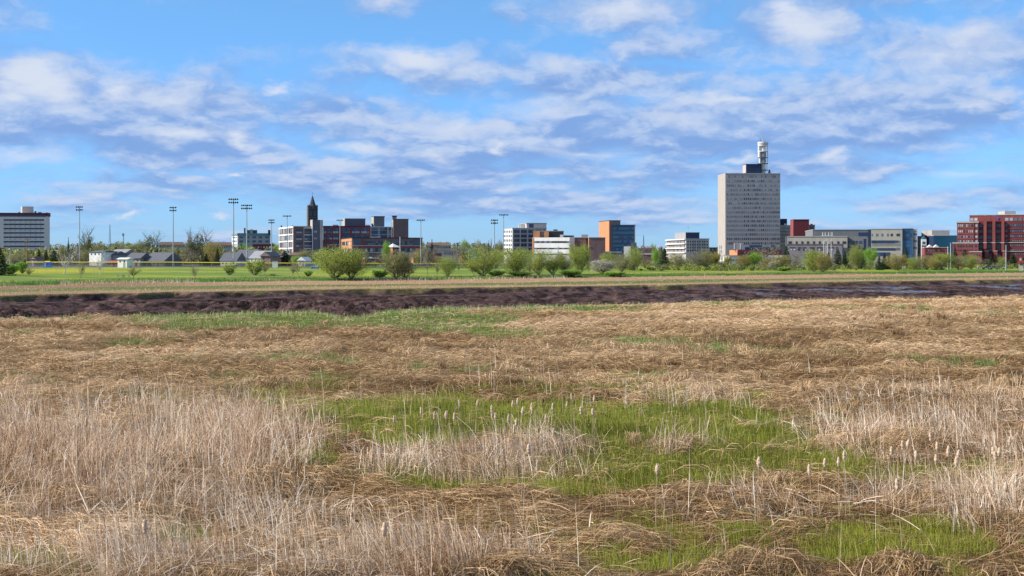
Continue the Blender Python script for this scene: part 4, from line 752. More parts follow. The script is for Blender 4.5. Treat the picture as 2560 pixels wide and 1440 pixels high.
# ------------------------------------------------------------------ floodlights, poles, masts
def dup(root, kids, loc, label=None, rz=0.0, scale=None, group=None, cat=None):
    r = root.copy(); COL.objects.link(r); r.location = loc; r.rotation_euler = (0, 0, rz)
    if scale: r.scale = scale
    if label: r['label'] = label
    if group: r['group'] = group
    if cat: r['category'] = cat
    mp = {root.name: r}
    for k in kids:
        c = k.copy(); COL.objects.link(c); c.parent = mp[k.parent.name]; mp[k.name] = c
    return r
def floodlight(rows, n, Y, px, top, label, first={}):
    x = X_at(px, Y); zb = gz(x, Y); hgt = Z_at(top, Y) - zb
    r = empty('floodlight_mast', (x, Y, zb), label, 'floodlight', 'floodlight masts round the playing field')
    MB().tube([(0, 0, -.4), (0, 0, hgt * .5), (0, 0, hgt)], [.26, .2, .13], 10).build('pole', WL['steel'], r)
    MB().box(-.3, .3, -.45, -.1, 2.5, 4.2).build('control_box', WL['grey'], r)
    wd = .72 * n
    for k in range(rows):
        z = hgt - .3 - k * 1.15; arm = MB().box(-wd / 2, wd / 2, -.07, .07, z - .07, z + .07).build('cross_arm', WL['steel'], r)
        for i in range(n):
            cx = -wd / 2 + wd * (i + .5) / n; mb = MB()
            mb.tube([(cx, -.05, z + .02), (cx, -.3, z + .12), (cx, -.62, z - .12)], [.10, .24, .30], 8); mb.build('lamp', WL['blk'] if (i + k) % 2 else WL['dgrey'], arm)
    return r
for a in [(2, 4, 560, 199, 515.5, 'double tier floodlight mast nearest the pale apartment slab'), (2, 4, 560, 433, 517, 'double tier floodlight mast between the grey bungalow and the tall bare trees'),
          (2, 5, 500, 584, 496, 'tallest floodlight mast with two lamp tiers left of the teal topped block'), (2, 6, 540, 617, 511.5, 'floodlight mast with two wide lamp tiers in front of the teal topped block'),
          (2, 4, 640, 679, 548.5, 'short double tier floodlight mast above the white scoreboard'), (1, 6, 680, 718, 538.5, 'single tier floodlight mast before the white banded office block'),
          (1, 5, 720, 850, 549, 'faint single tier floodlight mast before the red brick office wing'), (1, 5, 600, 1052, 548.5, 'single tier floodlight mast at the right end of the long brick building'),
          (2, 4, 560, 1236, 548.5, 'double tier floodlight mast rising from the large round willow'), (1, 6, 640, 1259, 535.5, 'single tier floodlight mast left of the pale grey office')]:
    floodlight(*a)
def post(name, label, px, y0, Y, r0, r1, m_, cat, arms=0, y1=None, group=None):
    x = X_at(px, Y); zb = gz(x, Y); h = Z_at(y0, Y) - zb
    r = empty(name, (x, Y, zb), label, cat, group); MB().tube([(0, 0, -.4), (0, 0, h)], [r0, r1], 8).build('pole', m_, r)
    for i in range(arms):
        z = h - .7 - i * 1.0; a = MB().box(-1.15, 1.15, -.07, .07, z - .08, z + .08).build('cross_arm', m_, r)
        for q in (-1, -.45, .45, 1): MB().cyl(q, 0, z + .08, z + .3, .06, .04, 6).build('insulator', WL['blind'] if 'blind' in WL else WL['white'], a)
    return r
post('utility_pole', 'brown wooden utility pole with cross arms before the pale slab', 68, 594, 620, .24, .15, WL['woodp'], 'utility pole', 2)
post('utility_pole', 'short grey pole before the left half of the pale slab', 25, 620, 620, .2, .14, WL['steel'], 'utility pole', 1)
post('utility_pole', 'thin grey pole rising behind the broad grey bungalow', 397.5, 598, 640, .16, .1, WL['steel'], 'utility pole')
post('utility_pole', 'pale pole just left of the single tier floodlight mast', 714, 624, 640, .16, .13, WL['white'], 'utility pole')
post('utility_pole', 'yellow brown post among the trees below the navy stair tower', 770.5, 639, 620, .22, .2, WL['woodp'], 'utility pole')
post('utility_pole', 'white pole before the ribbon windows of the long brick building', 1000, 592, 700, .18, .12, WL['white'], 'utility pole')
post('utility_pole', 'pale pole with cross arm right of the dark red hall', 1171, 625, 700, .2, .14, WL['steel'], 'utility pole', 1)
post('utility_pole', 'pale pole before the broad white bands', 1396, 616, 700, .2, .13, WL['steel'], 'utility pole', 1)
post('utility_pole', 'pale pole before the brown windowless brick hall', 1463, 617, 700, .2, .13, WL['steel'], 'utility pole', 1)
post('utility_pole', 'tall pale pole before the maroon block and cream building', 1965, 592, 760, .22, .14, WL['steel'], 'utility pole')
post('street_lamp', 'white post left of a matching post before the brick hospital podium', 2369.5, 616, 650, .17, .1, WL['white'], 'street lamp')
post('street_lamp', 'tall white post at the left corner of the brick hospital', 2376.5, 607, 650, .17, .1, WL['white'], 'street lamp')
post('utility_pole', 'grey blue pole before the right part of the brick hospital', 2515, 613, 640, .3, .2, WL['steel'], 'utility pole')
# lattice masts on the left skyline
for (px, y0, Y, lb, dish) in ((275, 560, 1400, 'slender lattice radio mast on the skyline left of the dish mast', 0), (309, 587, 1400, 'shorter lattice mast topped by a round dish', 1), (1609, 588, 1300, 'thin lattice mast above the small brick flats', 0)):
    x = X_at(px, Y); zb = gz(x, Y); h = Z_at(y0, Y) - zb; r = empty('radio_mast', (x, Y, zb), lb, 'mast', None)
    mb = MB(); w0 = 1.6 if px < 300 else 1.0
    for (a, c) in ((-1, -1), (1, -1), (0, 1)): mb.tube([(a * w0, c * w0, -.5), (a * .18, c * .18, h * .97)], [.16, .11], 4)
    for i in range(14):
        t0, t1 = i / 14, (i + 1) / 14; wa, wb = w0 * (1 - t0) + .18 * t0, w0 * (1 - t1) + .18 * t1
        mb.tube([(-wa, -wa, h * t0), (wb, -wb, h * t1)], [.07, .07], 4); mb.tube([(wa, -wa, h * t0), (-wb, -wb, h * t1)], [.07, .07], 4)
    mb.build('frame', WL['dgrey'], r); MB().cyl(0, 0, h * .95, h, .16, .08, 6).build('antenna', WL['dgrey'], r)
    if dish: MB().tube([(-.2, -.6, h), (0, -.2, h), (.1, .1, h)], [1.6, 1.2, .3], 14).build('dish_antenna', WL['dgrey'], r)

# ------------------------------------------------------------------ field furniture
def outfield_fence():
    r = empty('outfield_fence', (X_at(560, 540), 540, gz(X_at(560, 540), 540)), 'long dark mesh fence with bright yellow top cap along the playing field', 'fence')
    xs = np.linspace(X_at(66, 565), X_at(1245, 565), 52); o = r.location; P = []
    for i, x in enumerate(xs): y = 565 - 18 * math.sin(i / 51 * math.pi); P.append(Vector((x, y, gz(x, y))) - o)
    msh = bpy.data.materials.new('chain_mesh'); msh.use_nodes = True; nt = msh.node_tree; N = nt.nodes
    b = N['Principled BSDF']; b.inputs['Base Color'].default_value = (.05, .06, .07, 1); b.inputs['Roughness'].default_value = .7
    t = N.new('ShaderNodeBsdfTransparent'); mx = N.new('ShaderNodeMixShader'); mx.inputs[0].default_value = .5; nt.links.new(t.outputs[0], mx.inputs[1]); nt.links.new(b.outputs[0], mx.inputs[2]); nt.links.new(mx.outputs[0], N['Material Output'].inputs[0])
    mb = MB(); cap = MB()
    for a, c in zip(P[:-1], P[1:]):
        z = Vector((0, 0, 1)); mb.poly([a, c, c + z * 1.75, a + z * 1.75], ((0, 1, 2, 3),)); cap.tube([a + z * 1.9, c + z * 1.9], [.17, .17], 6)
    mb.build('mesh_panel', msh, r); cap.build('cap', WL['yel'], r)
    for p in P: MB().tube([p - Vector((0, 0, .3)), p + Vector((0, 0, 1.8))], [.05, .05], 6).build('post', WL['steel'], r)
outfield_fence()
def chain_fence():
    r = empty('chain_fence', (X_at(330, 425), 425, gz(X_at(330, 425), 425)), 'thin grey post fence crossing the near edge of the playing field', 'fence')
    o = r.location; xs = np.linspace(X_at(70, 432), X_at(800, 432), 32); P = [Vector((x, 432, gz(x, 432))) - o for x in xs]
    for p in P: MB().tube([p - Vector((0, 0, .3)), p + Vector((0, 0, 2.4))], [.04, .035], 5).build('post', WL['steel'], r)
    rl = MB()
    for a, c in zip(P[:-1], P[1:]): rl.tube([a + Vector((0, 0, 2.35)), c + Vector((0, 0, 2.35))], [.025, .025], 4)
    rl.build('rail', WL['steel'], r)
chain_fence()
def place(name, label, cat, px, Y): x = X_at(px, Y); return empty(name, (x, Y, gz(x, Y)), label, cat)
r = place('portable_toilet', 'bright blue portable toilet with yellow roof by the outfield fence', 'portable toilet', 119.5, 535)
MB().box(-1.35, 1.35, -.7, .7, 0, 1.9).build('cabin', WL['pblue'], r); MB().box(-1.4, 1.3, -.75, .75, 1.9, 2.15).poly([(-1.2,-.6,2.15),(1.1,-.6,2.15),(1.1,.6,2.15),(-1.2,.6,2.15),(-.8,0,2.4),(.7,0,2.4)], ((0,1,5,4),(1,2,5),(2,3,4,5),(3,0,4))).build('roof', WL['yel'], r); MB().box(-1.1, -.4, -.76, -.7, .1, 1.75).build('door', GLASS['pale'], r)
r = place('tarpaulin_shed', 'blue tarpaulin covered shed beside the large forked willow', 'shed', 788, 535)
MB().poly([(-1.5,-1,0),(1.5,-1,0),(1.5,1,0),(-1.5,1,0),(-1.4,-.9,1.5),(1.2,-.9,1.2),(1.2,.9,1.2),(-1.4,.9,1.5)], ((3,2,1,0),(4,5,6,7),(0,1,5,4),(1,2,6,5),(2,3,7,6),(3,0,4,7))).build('body', WL['pblue'], r); MB().box(-1.45, 1.3, -1.05, -.98, .9, 1.05).build('trim', WL['white'], r)
r = place('scoreboard', 'white back of a boxy scoreboard on legs at the fence', 'scoreboard', 687.5, 530)
MB().box(-1.05, 1.05, -.25, .25, .5, 2.75).build('board', WL['white'], r); MB().box(-1.15, 1.15, -.3, .3, 2.75, 2.95).build('cap', WL['conc'], r)
for x in (-.9, .9): MB().box(x - .08, x + .08, -.1, .1, -.2, .5).build('leg', WL['steel'], r)
def picnic(px, lb):
    r = place('picnic_table', lb, 'picnic table', px, 405); r['group'] = 'picnic tables on the grass'
    MB().box(-.95, .95, -.38, .38, .72, .78).build('table_top', WL['grey'], r)
    for y in (-.7, .7): MB().box(-.95, .95, y - .14, y + .14, .42, .47).build('bench', WL['grey'], r)
    for x in (-.7, .7): MB().tube([(x, -.65, 0), (x, -.2, .75)], [.05, .05], 4).tube([(x, .65, 0), (x, .2, .75)], [.05, .05], 4).tube([(x, -.7, .4), (x, .7, .4)], [.04, .04], 4).build('leg', WL['grey'], r)
picnic(301, 'grey picnic table on the grass, left of its twin'); picnic(316, 'grey picnic table on the grass, right of its twin')
def cargo_truck():
    r = place('truck', 'white cab truck with blue purple cargo box below the office tower', 'truck', 1893, 640)
    MB().box(-1.4, 3.1, -1.2, 1.2, 1.0, 3.0).build('cargo_box', mat('truck_box', (.10, .11, .38), .5, .2, 1), r)
    c = MB().poly([(-3.3,-1.1,.5),(-1.5,-1.1,.5),(-1.5,1.1,.5),(-3.3,1.1,.5),(-3.2,-1.1,1.5),(-1.5,-1.1,2.6),(-1.5,1.1,2.6),(-3.2,1.1,1.5),(-2.7,-1.1,2.6),(-2.7,1.1,2.6)], ((3,2,1,0),(0,1,5,8,4),(1,2,6,5),(2,3,7,9,6),(3,0,4,7),(4,8,9,7),(8,5,6,9))).build('cab', WL['white'], r)
    MB().box(-2.75, -1.9, -1.14, -1.09, 1.6, 2.35).build('window', GLASS['dark'], c); MB().box(-3.3, 3.0, -1.0, 1.0, .55, .95).build('chassis', WL['blk'], r)
    for x in (-2.5, .6, 2.2):
        for y in (-1.0, 1.0): MB().tube([(x, y - .14, .48), (x, y + .14, .48)], [.48, .48], 14).build('wheel', WL['blk'], r)
cargo_truck()
def car(px, Y, col, lb, flip=1):
    r = place('parked_car', lb, 'car', px, Y); r['group'] = 'cars parked behind the trees'; s = flip
    MB().poly([(-2.1,-.85,.35),(2.1,-.85,.35),(2.1,.85,.35),(-2.1,.85,.35),(-2.1,-.85,.85),(2.1,-.85,.9),(2.1,.85,.9),(-2.1,.85,.85)], ((3,2,1,0),(4,5,6,7),(0,1,5,4),(1,2,6,5),(2,3,7,6),(3,0,4,7))).build('body', mat('car_' + col, {'white': (.75,.75,.75), 'red': (.4,.03,.03), 'grey': (.2,.21,.23), 'blue': (.04,.08,.25)}[col], .3, .04, 1, spec=.5), r)
    MB().poly([(-1.3*s,-.8,.86),(1.5*s,-.8,.86),(1.5*s,.8,.86),(-1.3*s,.8,.86),(-.7*s,-.68,1.42),(1.1*s,-.68,1.42),(1.1*s,.68,1.42),(-.7*s,.68,1.42)], ((3,2,1,0),(4,5,6,7),(0,1,5,4),(1,2,6,5),(2,3,7,6),(3,0,4,7))).build('cabin', GLASS['dark'], r)
    MB().box(min(-.65*s, 1.05*s), max(-.65*s, 1.05*s), -.66, .66, 1.42, 1.47).build('roof', MATS['car_' + col], r)
    for x in (-1.35, 1.35):
        for y in (-.8, .8): MB().tube([(x, y - .1, .32), (x, y + .1, .32)], [.32, .32], 12).build('wheel', WL['blk'], r)
for a in [(1030, 610, 'white', 'white car parked by the fence left of a lamp post', 1), (1064, 615, 'blue', 'dark blue car beside the fence right of the lamp post', 1), (2003, 660, 'white', 'white car half hidden below the cream building', 1), (2172, 670, 'grey', 'grey car under the pale tree before the cream building', -1), (2184, 672, 'white', 'white car right of the grey car under the pale tree', 1),
          (2466, 665, 'grey', 'grey car left of another before the brick hospital entrance', 1), (2485, 662, 'grey', 'grey car closest to the dark tree before the hospital entrance', -1), (2500, 668, 'white', 'white car near the grey blue pole', 1), (1130, 625, 'grey', 'grey car left of the large round willow', 1), (1588, 660, 'white', 'white car behind the thin flowering trees', 1)]: car(*a)
def board(px, y0, y1, x0, x1, Y, m_, name, lb, cat):
    r = place(name, lb, cat, px, Y); z0, z1 = Z_at(y1, Y) - r.location.z, Z_at(y0, Y) - r.location.z; w = (x1 - x0) * Y / F
    MB().box(-w/2, w/2, -.08, .08, z0, z1).build('board', m_, r)
    for s in (-.4, .4): MB().box(w*s - .06, w*s + .06, -.04, .04, -.2, z0).build('leg', WL['steel'], r)
board(2260, 665.5, 671.5, 2256.5, 2263.5, 628, WL['white'], 'sign', 'plain white signboard below the orange budding tree', 'sign')
board(2401, 666, 671, 2398.5, 2403.5, 632, mat('sign_orange', (.75, .16, .05), .6, .1), 'sign', 'small orange road sign before the brick hospital', 'sign')
board(2360, 667, 669.5, 2358.5, 2361.5, 632, WL['white'], 'sign', 'tiny white sign left of the orange road sign', 'sign')
board(2445, 664, 668, 2443.8, 2446.4, 632, WL['white'], 'sign', 'narrow white sign before the bare tree by the hospital', 'sign')

# ------------------------------------------------------------------ trees
LEAFM = {
 'willow': rndmat('leaf_willow', [(0, (.16, .22, .03)), (.5, (.36, .43, .07)), (1, (.52, .56, .13))], trans=.55),
 'olive': rndmat('leaf_olive', [(0, (.18, .17, .07)), (.5, (.33, .33, .13)), (1, (.46, .46, .20))], trans=.4),
 'green': rndmat('leaf_green', [(0, (.11, .20, .025)), (.5, (.26, .44, .06)), (1, (.38, .56, .11))], trans=.45),
 'amber': rndmat('leaf_amber', [(0, (.20, .17, .04)), (.5, (.38, .32, .08)), (1, (.50, .43, .13))], trans=.4),
 'spruce': rndmat('needles', [(0, (.018, .035, .018)), (.5, (.04, .075, .032)), (1, (.075, .12, .05))], trans=.1),
 'blossom': rndmat('blossom', [(0, (.22, .21, .13)), (.5, (.40, .38, .30)), (1, (.60, .57, .49))], trans=.2),
 'twig': rndmat('twigs', [(0, (.12, .095, .07)), (.5, (.24, .20, .14)), (1, (.34, .30, .20))]),
 'poplar': rndmat('leaf_poplar', [(0, (.09, .12, .04)), (.5, (.16, .19, .07)), (1, (.24, .27, .11))], trans=.3),
}
BARK = mat('bark', (.17, .145, .10), .95, .3, 3); BARKW = mat('birch_bark', (.48, .45, .40), .9, .25, 3)
def leaves_mesh(name, P, size, rs, flat=.5, parent=None, m=None, clump=None):
    n = len(P); a = rs.uniform(0, 2*np.pi, n); u = np.stack([np.cos(a), np.sin(a), rs.normal(0, flat, n)], -1); u /= np.linalg.norm(u, axis=1)[:, None]
    w = rs.normal(0, 1, (n, 3)); w -= (w * u).sum(1)[:, None] * u; w /= np.linalg.norm(w, axis=1)[:, None]
    s = size * rs.uniform(.6, 1.4, n)[:, None]
    V = np.stack([P - u*s, P - w*s*.62, P + u*s, P + w*s*.62], 1).reshape(-1, 3); Q = np.arange(n*4).reshape(-1, 4)
    rv = np.clip(rs.normal(.5, .22, n) + (0 if clump is None else clump), 0, 1)
    return npmesh(name, V, Q, np.repeat(rv, 4))
def make_tree(kind, seed, h=10.0, w=8.0, leafm='willow', nleaf=2600, stems=5, base=.12, leafsize=.15, bark=None):
    """unit tree of height h, crown width w; returns (root, kids)"""
    rs = np.random.default_rng(seed); r = bpy.data.objects.new(kind, None); COL.objects.link(r); bark = bark or BARK
    mb = MB(); tips = []; tw = []
    def grow(p, d, L, rad, lev):
        pts = [p]; rr = [rad]; q = Vector(p); dd = Vector(d).normalized(); n = 4
        for i in range(n):
            dd = (dd + Vector(rs.normal(0, .13, 3)) + Vector((0, 0, .06))).normalized(); q = q + dd * L / n; pts.append(q.copy()); rr.append(rad * (1 - .72 * (i + 1) / n))
        if lev < 2: mb.tube(pts, rr, 5 if lev == 0 else 4, cap=False)
        else: tw.append((pts, rr))
        if lev >= 2: tips.extend([(pts[k] + (pts[min(k+1, n)] - pts[k]) * rs.uniform()) for k in (1, 2, 3, 4) for _ in (0, 1)]); return
        for k in range(1, n + 1):
            for _ in range(3 if lev == 0 else 2):
                az = rs.uniform(0, 2*math.pi); out = Vector((math.cos(az), math.sin(az), rs.uniform(.1, .9)))
                grow(pts[k], dd * .5 + out * .8, L * rs.uniform(.32, .5) * (1.15 - .12 * k), rr[k] * .6 + .01, lev + 1)
    if kind == 'spruce' or kind == 'spire_spruce':
        mb.tube([(0, 0, -.3), (0, 0, h * .98)], [.2, .02], 6); P = []; cl = []
        nt = 26
        for t in range(nt):
            f = t / (nt - 1); z = h * (.06 + .92 * f); R = w / 2 * (1 - f) ** .85 * rs.uniform(.8, 1.12) + .08; nb = int(12 * (1 - f) + 5)
            for k in range(nb):
                az = rs.uniform(0, 2*math.pi); Rk = R * rs.uniform(.65, 1.15); m_ = max(4, int(nleaf / nt / nb * (.4 + 1.2 * (1 - f))))
                s = rs.uniform(.12, 1, m_) ** .7; ax = np.stack([np.cos(az) * Rk * s, np.sin(az) * Rk * s, z - s * Rk * .28 + .12 * Rk * s**3], -1) + rs.normal(0, .07 + .02 * Rk, (m_, 3)) * [1, 1, .6]
                P.append(ax); cl.append(np.full(m_, rs.normal(0, .1)) + (s - .5) * .3)
        P = np.concatenate(P); me = leaves_mesh('crown', P, leafsize * 1.1, rs, .3, clump=np.concatenate(cl))
    else:
        if kind == 'round_tree':
            mb.tube([(0, 0, -.3), (.05, 0, h * .22), (0, .05, h * .45)], [.19, .14, .09], 6)
            for k in range(7): az = k * 2.4 + rs.uniform(-.3, .3); grow(Vector((0, 0, h * (.16 + .05 * k))), (math.cos(az) * .8, math.sin(az) * .8, 1.0), h * rs.uniform(.32, .5), .07, 1)
            grow(Vector((0, 0, h * .4)), (0, 0, 1), h * .55, .08, 1)
        elif kind == 'tall_tree':
            for k in range(stems):
                az = rs.uniform(0, 6.28); sp = rs.uniform(.03, .2); grow(Vector((math.cos(az) * .3, math.sin(az) * .3, -.2)), (math.cos(az) * sp, math.sin(az) * sp, 1), h * rs.uniform(.8, 1.0), .2, 0)
        elif kind == 'bare_tree' or kind == 'small_bare_tree':
            grow(Vector((0, 0, -.2)), (0, 0, 1), h * .95, .14 if h > 6 else .07, 0)
            for k in range(4): az = rs.uniform(0, 6.28); grow(Vector((0, 0, h * .25)), (math.cos(az) * .5, math.sin(az) * .5, 1), h * .55, .07, 1)
        else:
            for k in range(9):
                az = rs.uniform(0, 6.28); grow(Vector((0, 0, .1)), (math.cos(az), math.sin(az), rs.uniform(.5, 1.2)), h * rs.uniform(.32, .5), .06, 1)
            for k in range(stems):
                az = 2 * math.pi * k / stems + rs.uniform(-.4, .4); sp = rs.uniform(.15, .62) * w / h; grow(Vector((math.cos(az) * .25, math.sin(az) * .25, -.2)), (math.cos(az) * sp, math.sin(az) * sp, 1), h * rs.uniform(.72, .92), .095, 0)
        for pts, rr in tw: mb.tube(pts, [max(.018, x) for x in rr], 3, cap=False)
        T = np.array([list(t) for t in tips]); nn = max(1, int(nleaf / len(T)))
        c = np.repeat(rs.normal(0, .12, len(T)), nn); P = np.repeat(T, nn, 0) + rs.normal(0, 1, (len(T) * nn, 3)) * [.05 * w, .05 * w, .045 * h] * .9
        if nleaf > 2000 and kind != 'tall_tree' and leafm != 'twig':     # finer leaf haze between the branch clumps
            q = rs.normal(0, 1, (int(nleaf * 1.1), 3)); q /= np.linalg.norm(q, axis=1)[:, None]; q *= 1.12 * rs.uniform(.1, 1, (len(q), 1)) ** .5
            kk = fbm(q[:, 0] * 2.3 + 7, q[:, 2] * 2.3 + q[:, 1] * 1.3 + 7, 2, seed) + .06 * rs.normal(0, 1, len(q)) > .47; q = q[kk]
            P = np.concatenate([P, q * [w / 2, w / 2, h * (.5 - base / 2)] + [0, 0, h * (.5 + base / 2)]]); c = np.concatenate([c, rs.normal(0, .1, len(q))])
        # trim to an uneven ellipsoid, so that the crown keeps its size
        e = ((P[:, 0] / (w / 2))**2 + (P[:, 1] / (w / 2))**2 + ((P[:, 2] - h * (.5 + base/2)) / (h * (.5 - base/2)))**2); ux, uy, uz = P[:, 0] / w * 2, P[:, 1] / w * 2, P[:, 2] / h * 2; k = e < .42 + 1.15 * fbm(ux * 1.6 + 9, uz * 1.6 + uy * 1.3 + 9, 3, seed + 3) + rs.normal(0, .25, len(P)); k &= P[:, 2] > .04 * h
        me = leaves_mesh('crown', P[k], leafsize, rs, .8, clump=c[k])
    trunk = mb.build('trunk', bark, r); crown = link('crown', me, LEAFM[leafm], r)
    co = np.empty(len(me.vertices) * 3, np.float32); me.vertices.foreach_get('co', co); co = co.reshape(-1, 3)
    return [r, [trunk, crown], float(np.percentile(co[:, 2], 99.3)), float(np.percentile(np.abs(co[:, 0]), 96) * 2), False]
KINDS_T = {
 'willow': [make_tree('willow_tree', s, 10, 10, 'willow', 9500, 8, .08, .115) for s in (1, 2, 3)],
 'olive': [make_tree('budding_tree', s, 10, 8, 'olive', 6500, 7, .08, .11) for s in (11, 12)],
 'green': [make_tree('round_tree', s, 10, 8, 'green', 8000, 5, .14, .12) for s in (21, 22)],
 'amber': [make_tree('amber_tree', s, 10, 8.5, 'amber', 7500, 7, .06, .115) for s in (31, 32)],
 'oval': [make_tree('round_tree', s, 10, 7, 'amber', 4200, 5, .2, .15) for s in (33,)],
 'spruce': [make_tree('spruce', s, 10, 5.6, 'spruce', 5200, leafsize=.17) for s in (41, 42, 43)],
 'blossom': [make_tree('blossom_tree', s, 10, 10, 'blossom', 4200, 7, .04, .17) for s in (51,)],
 'bare': [make_tree('bare_tree', s, 10, 6, 'twig', 2200, 4, .1, .11) for s in (61, 62)],
 'pale': [make_tree('tall_tree', s, 10, 4.6, 'poplar', 3600, 4, .1, .17) for s in (71, 72)],
 'birch': [make_tree('bare_tree', s, 10, 2.6, 'twig', 260, 2, .1, .08, bark=BARKW) for s in (81,)],
 'small': [make_tree('small_bare_tree', s, 5, 4, 'olive', 900, 2, .2, .10) for s in (91, 92)],
 'smallg': [make_tree('small_tree', s, 5, 4.6, 'willow', 2400, 3, .2, .14) for s in (95,)],
 'bush': [make_tree('bush', s, 4, 5, 'green', 1900, 7, .0, .12) for s in (98,)],
}
TCAT = {'spruce': 'conifer', 'bush': 'bush'}
cnt = {}
def tree(kind, px, wpx, top, base, label, Y=None, lean=0.0, group='trees along the far bank'):
    if Y is None:    # stand the tree on the ground where its foot is seen
        ys = np.linspace(395, 720, 120); xs = (px - CX) / F * ys; z = terrain(xs, ys)[0]; py = YH + F * (H - z) / ys
        Y = float(ys[np.argmin(np.abs(py - base))])
    x = X_at(px, Y); zb = gz(x, Y); hh = Z_at(top, Y) - zb; ww = wpx * (1.18 if kind in ('willow', 'olive', 'amber') else 1.1) * Y / F
    L = KINDS_T[kind]; i = cnt.get(kind, 0); cnt[kind] = i + 1; T = L[i % len(L)]
    sc = (ww / T[3], ww / T[3] * random.uniform(.9, 1.1), hh / T[2])
    if not T[4]: T[4] = True; r = T[0]; r.location = (x, Y, zb); r.scale = sc; tag(r, label, TCAT.get(kind, 'tree'), group)
    else: r = dup(T[0], T[1], (x, Y, zb), label, 0, sc, group)
    r.rotation_euler = (0, lean, random.uniform(0, 6.28)) if not lean else (0, lean, random.uniform(-.3, .3)); return r
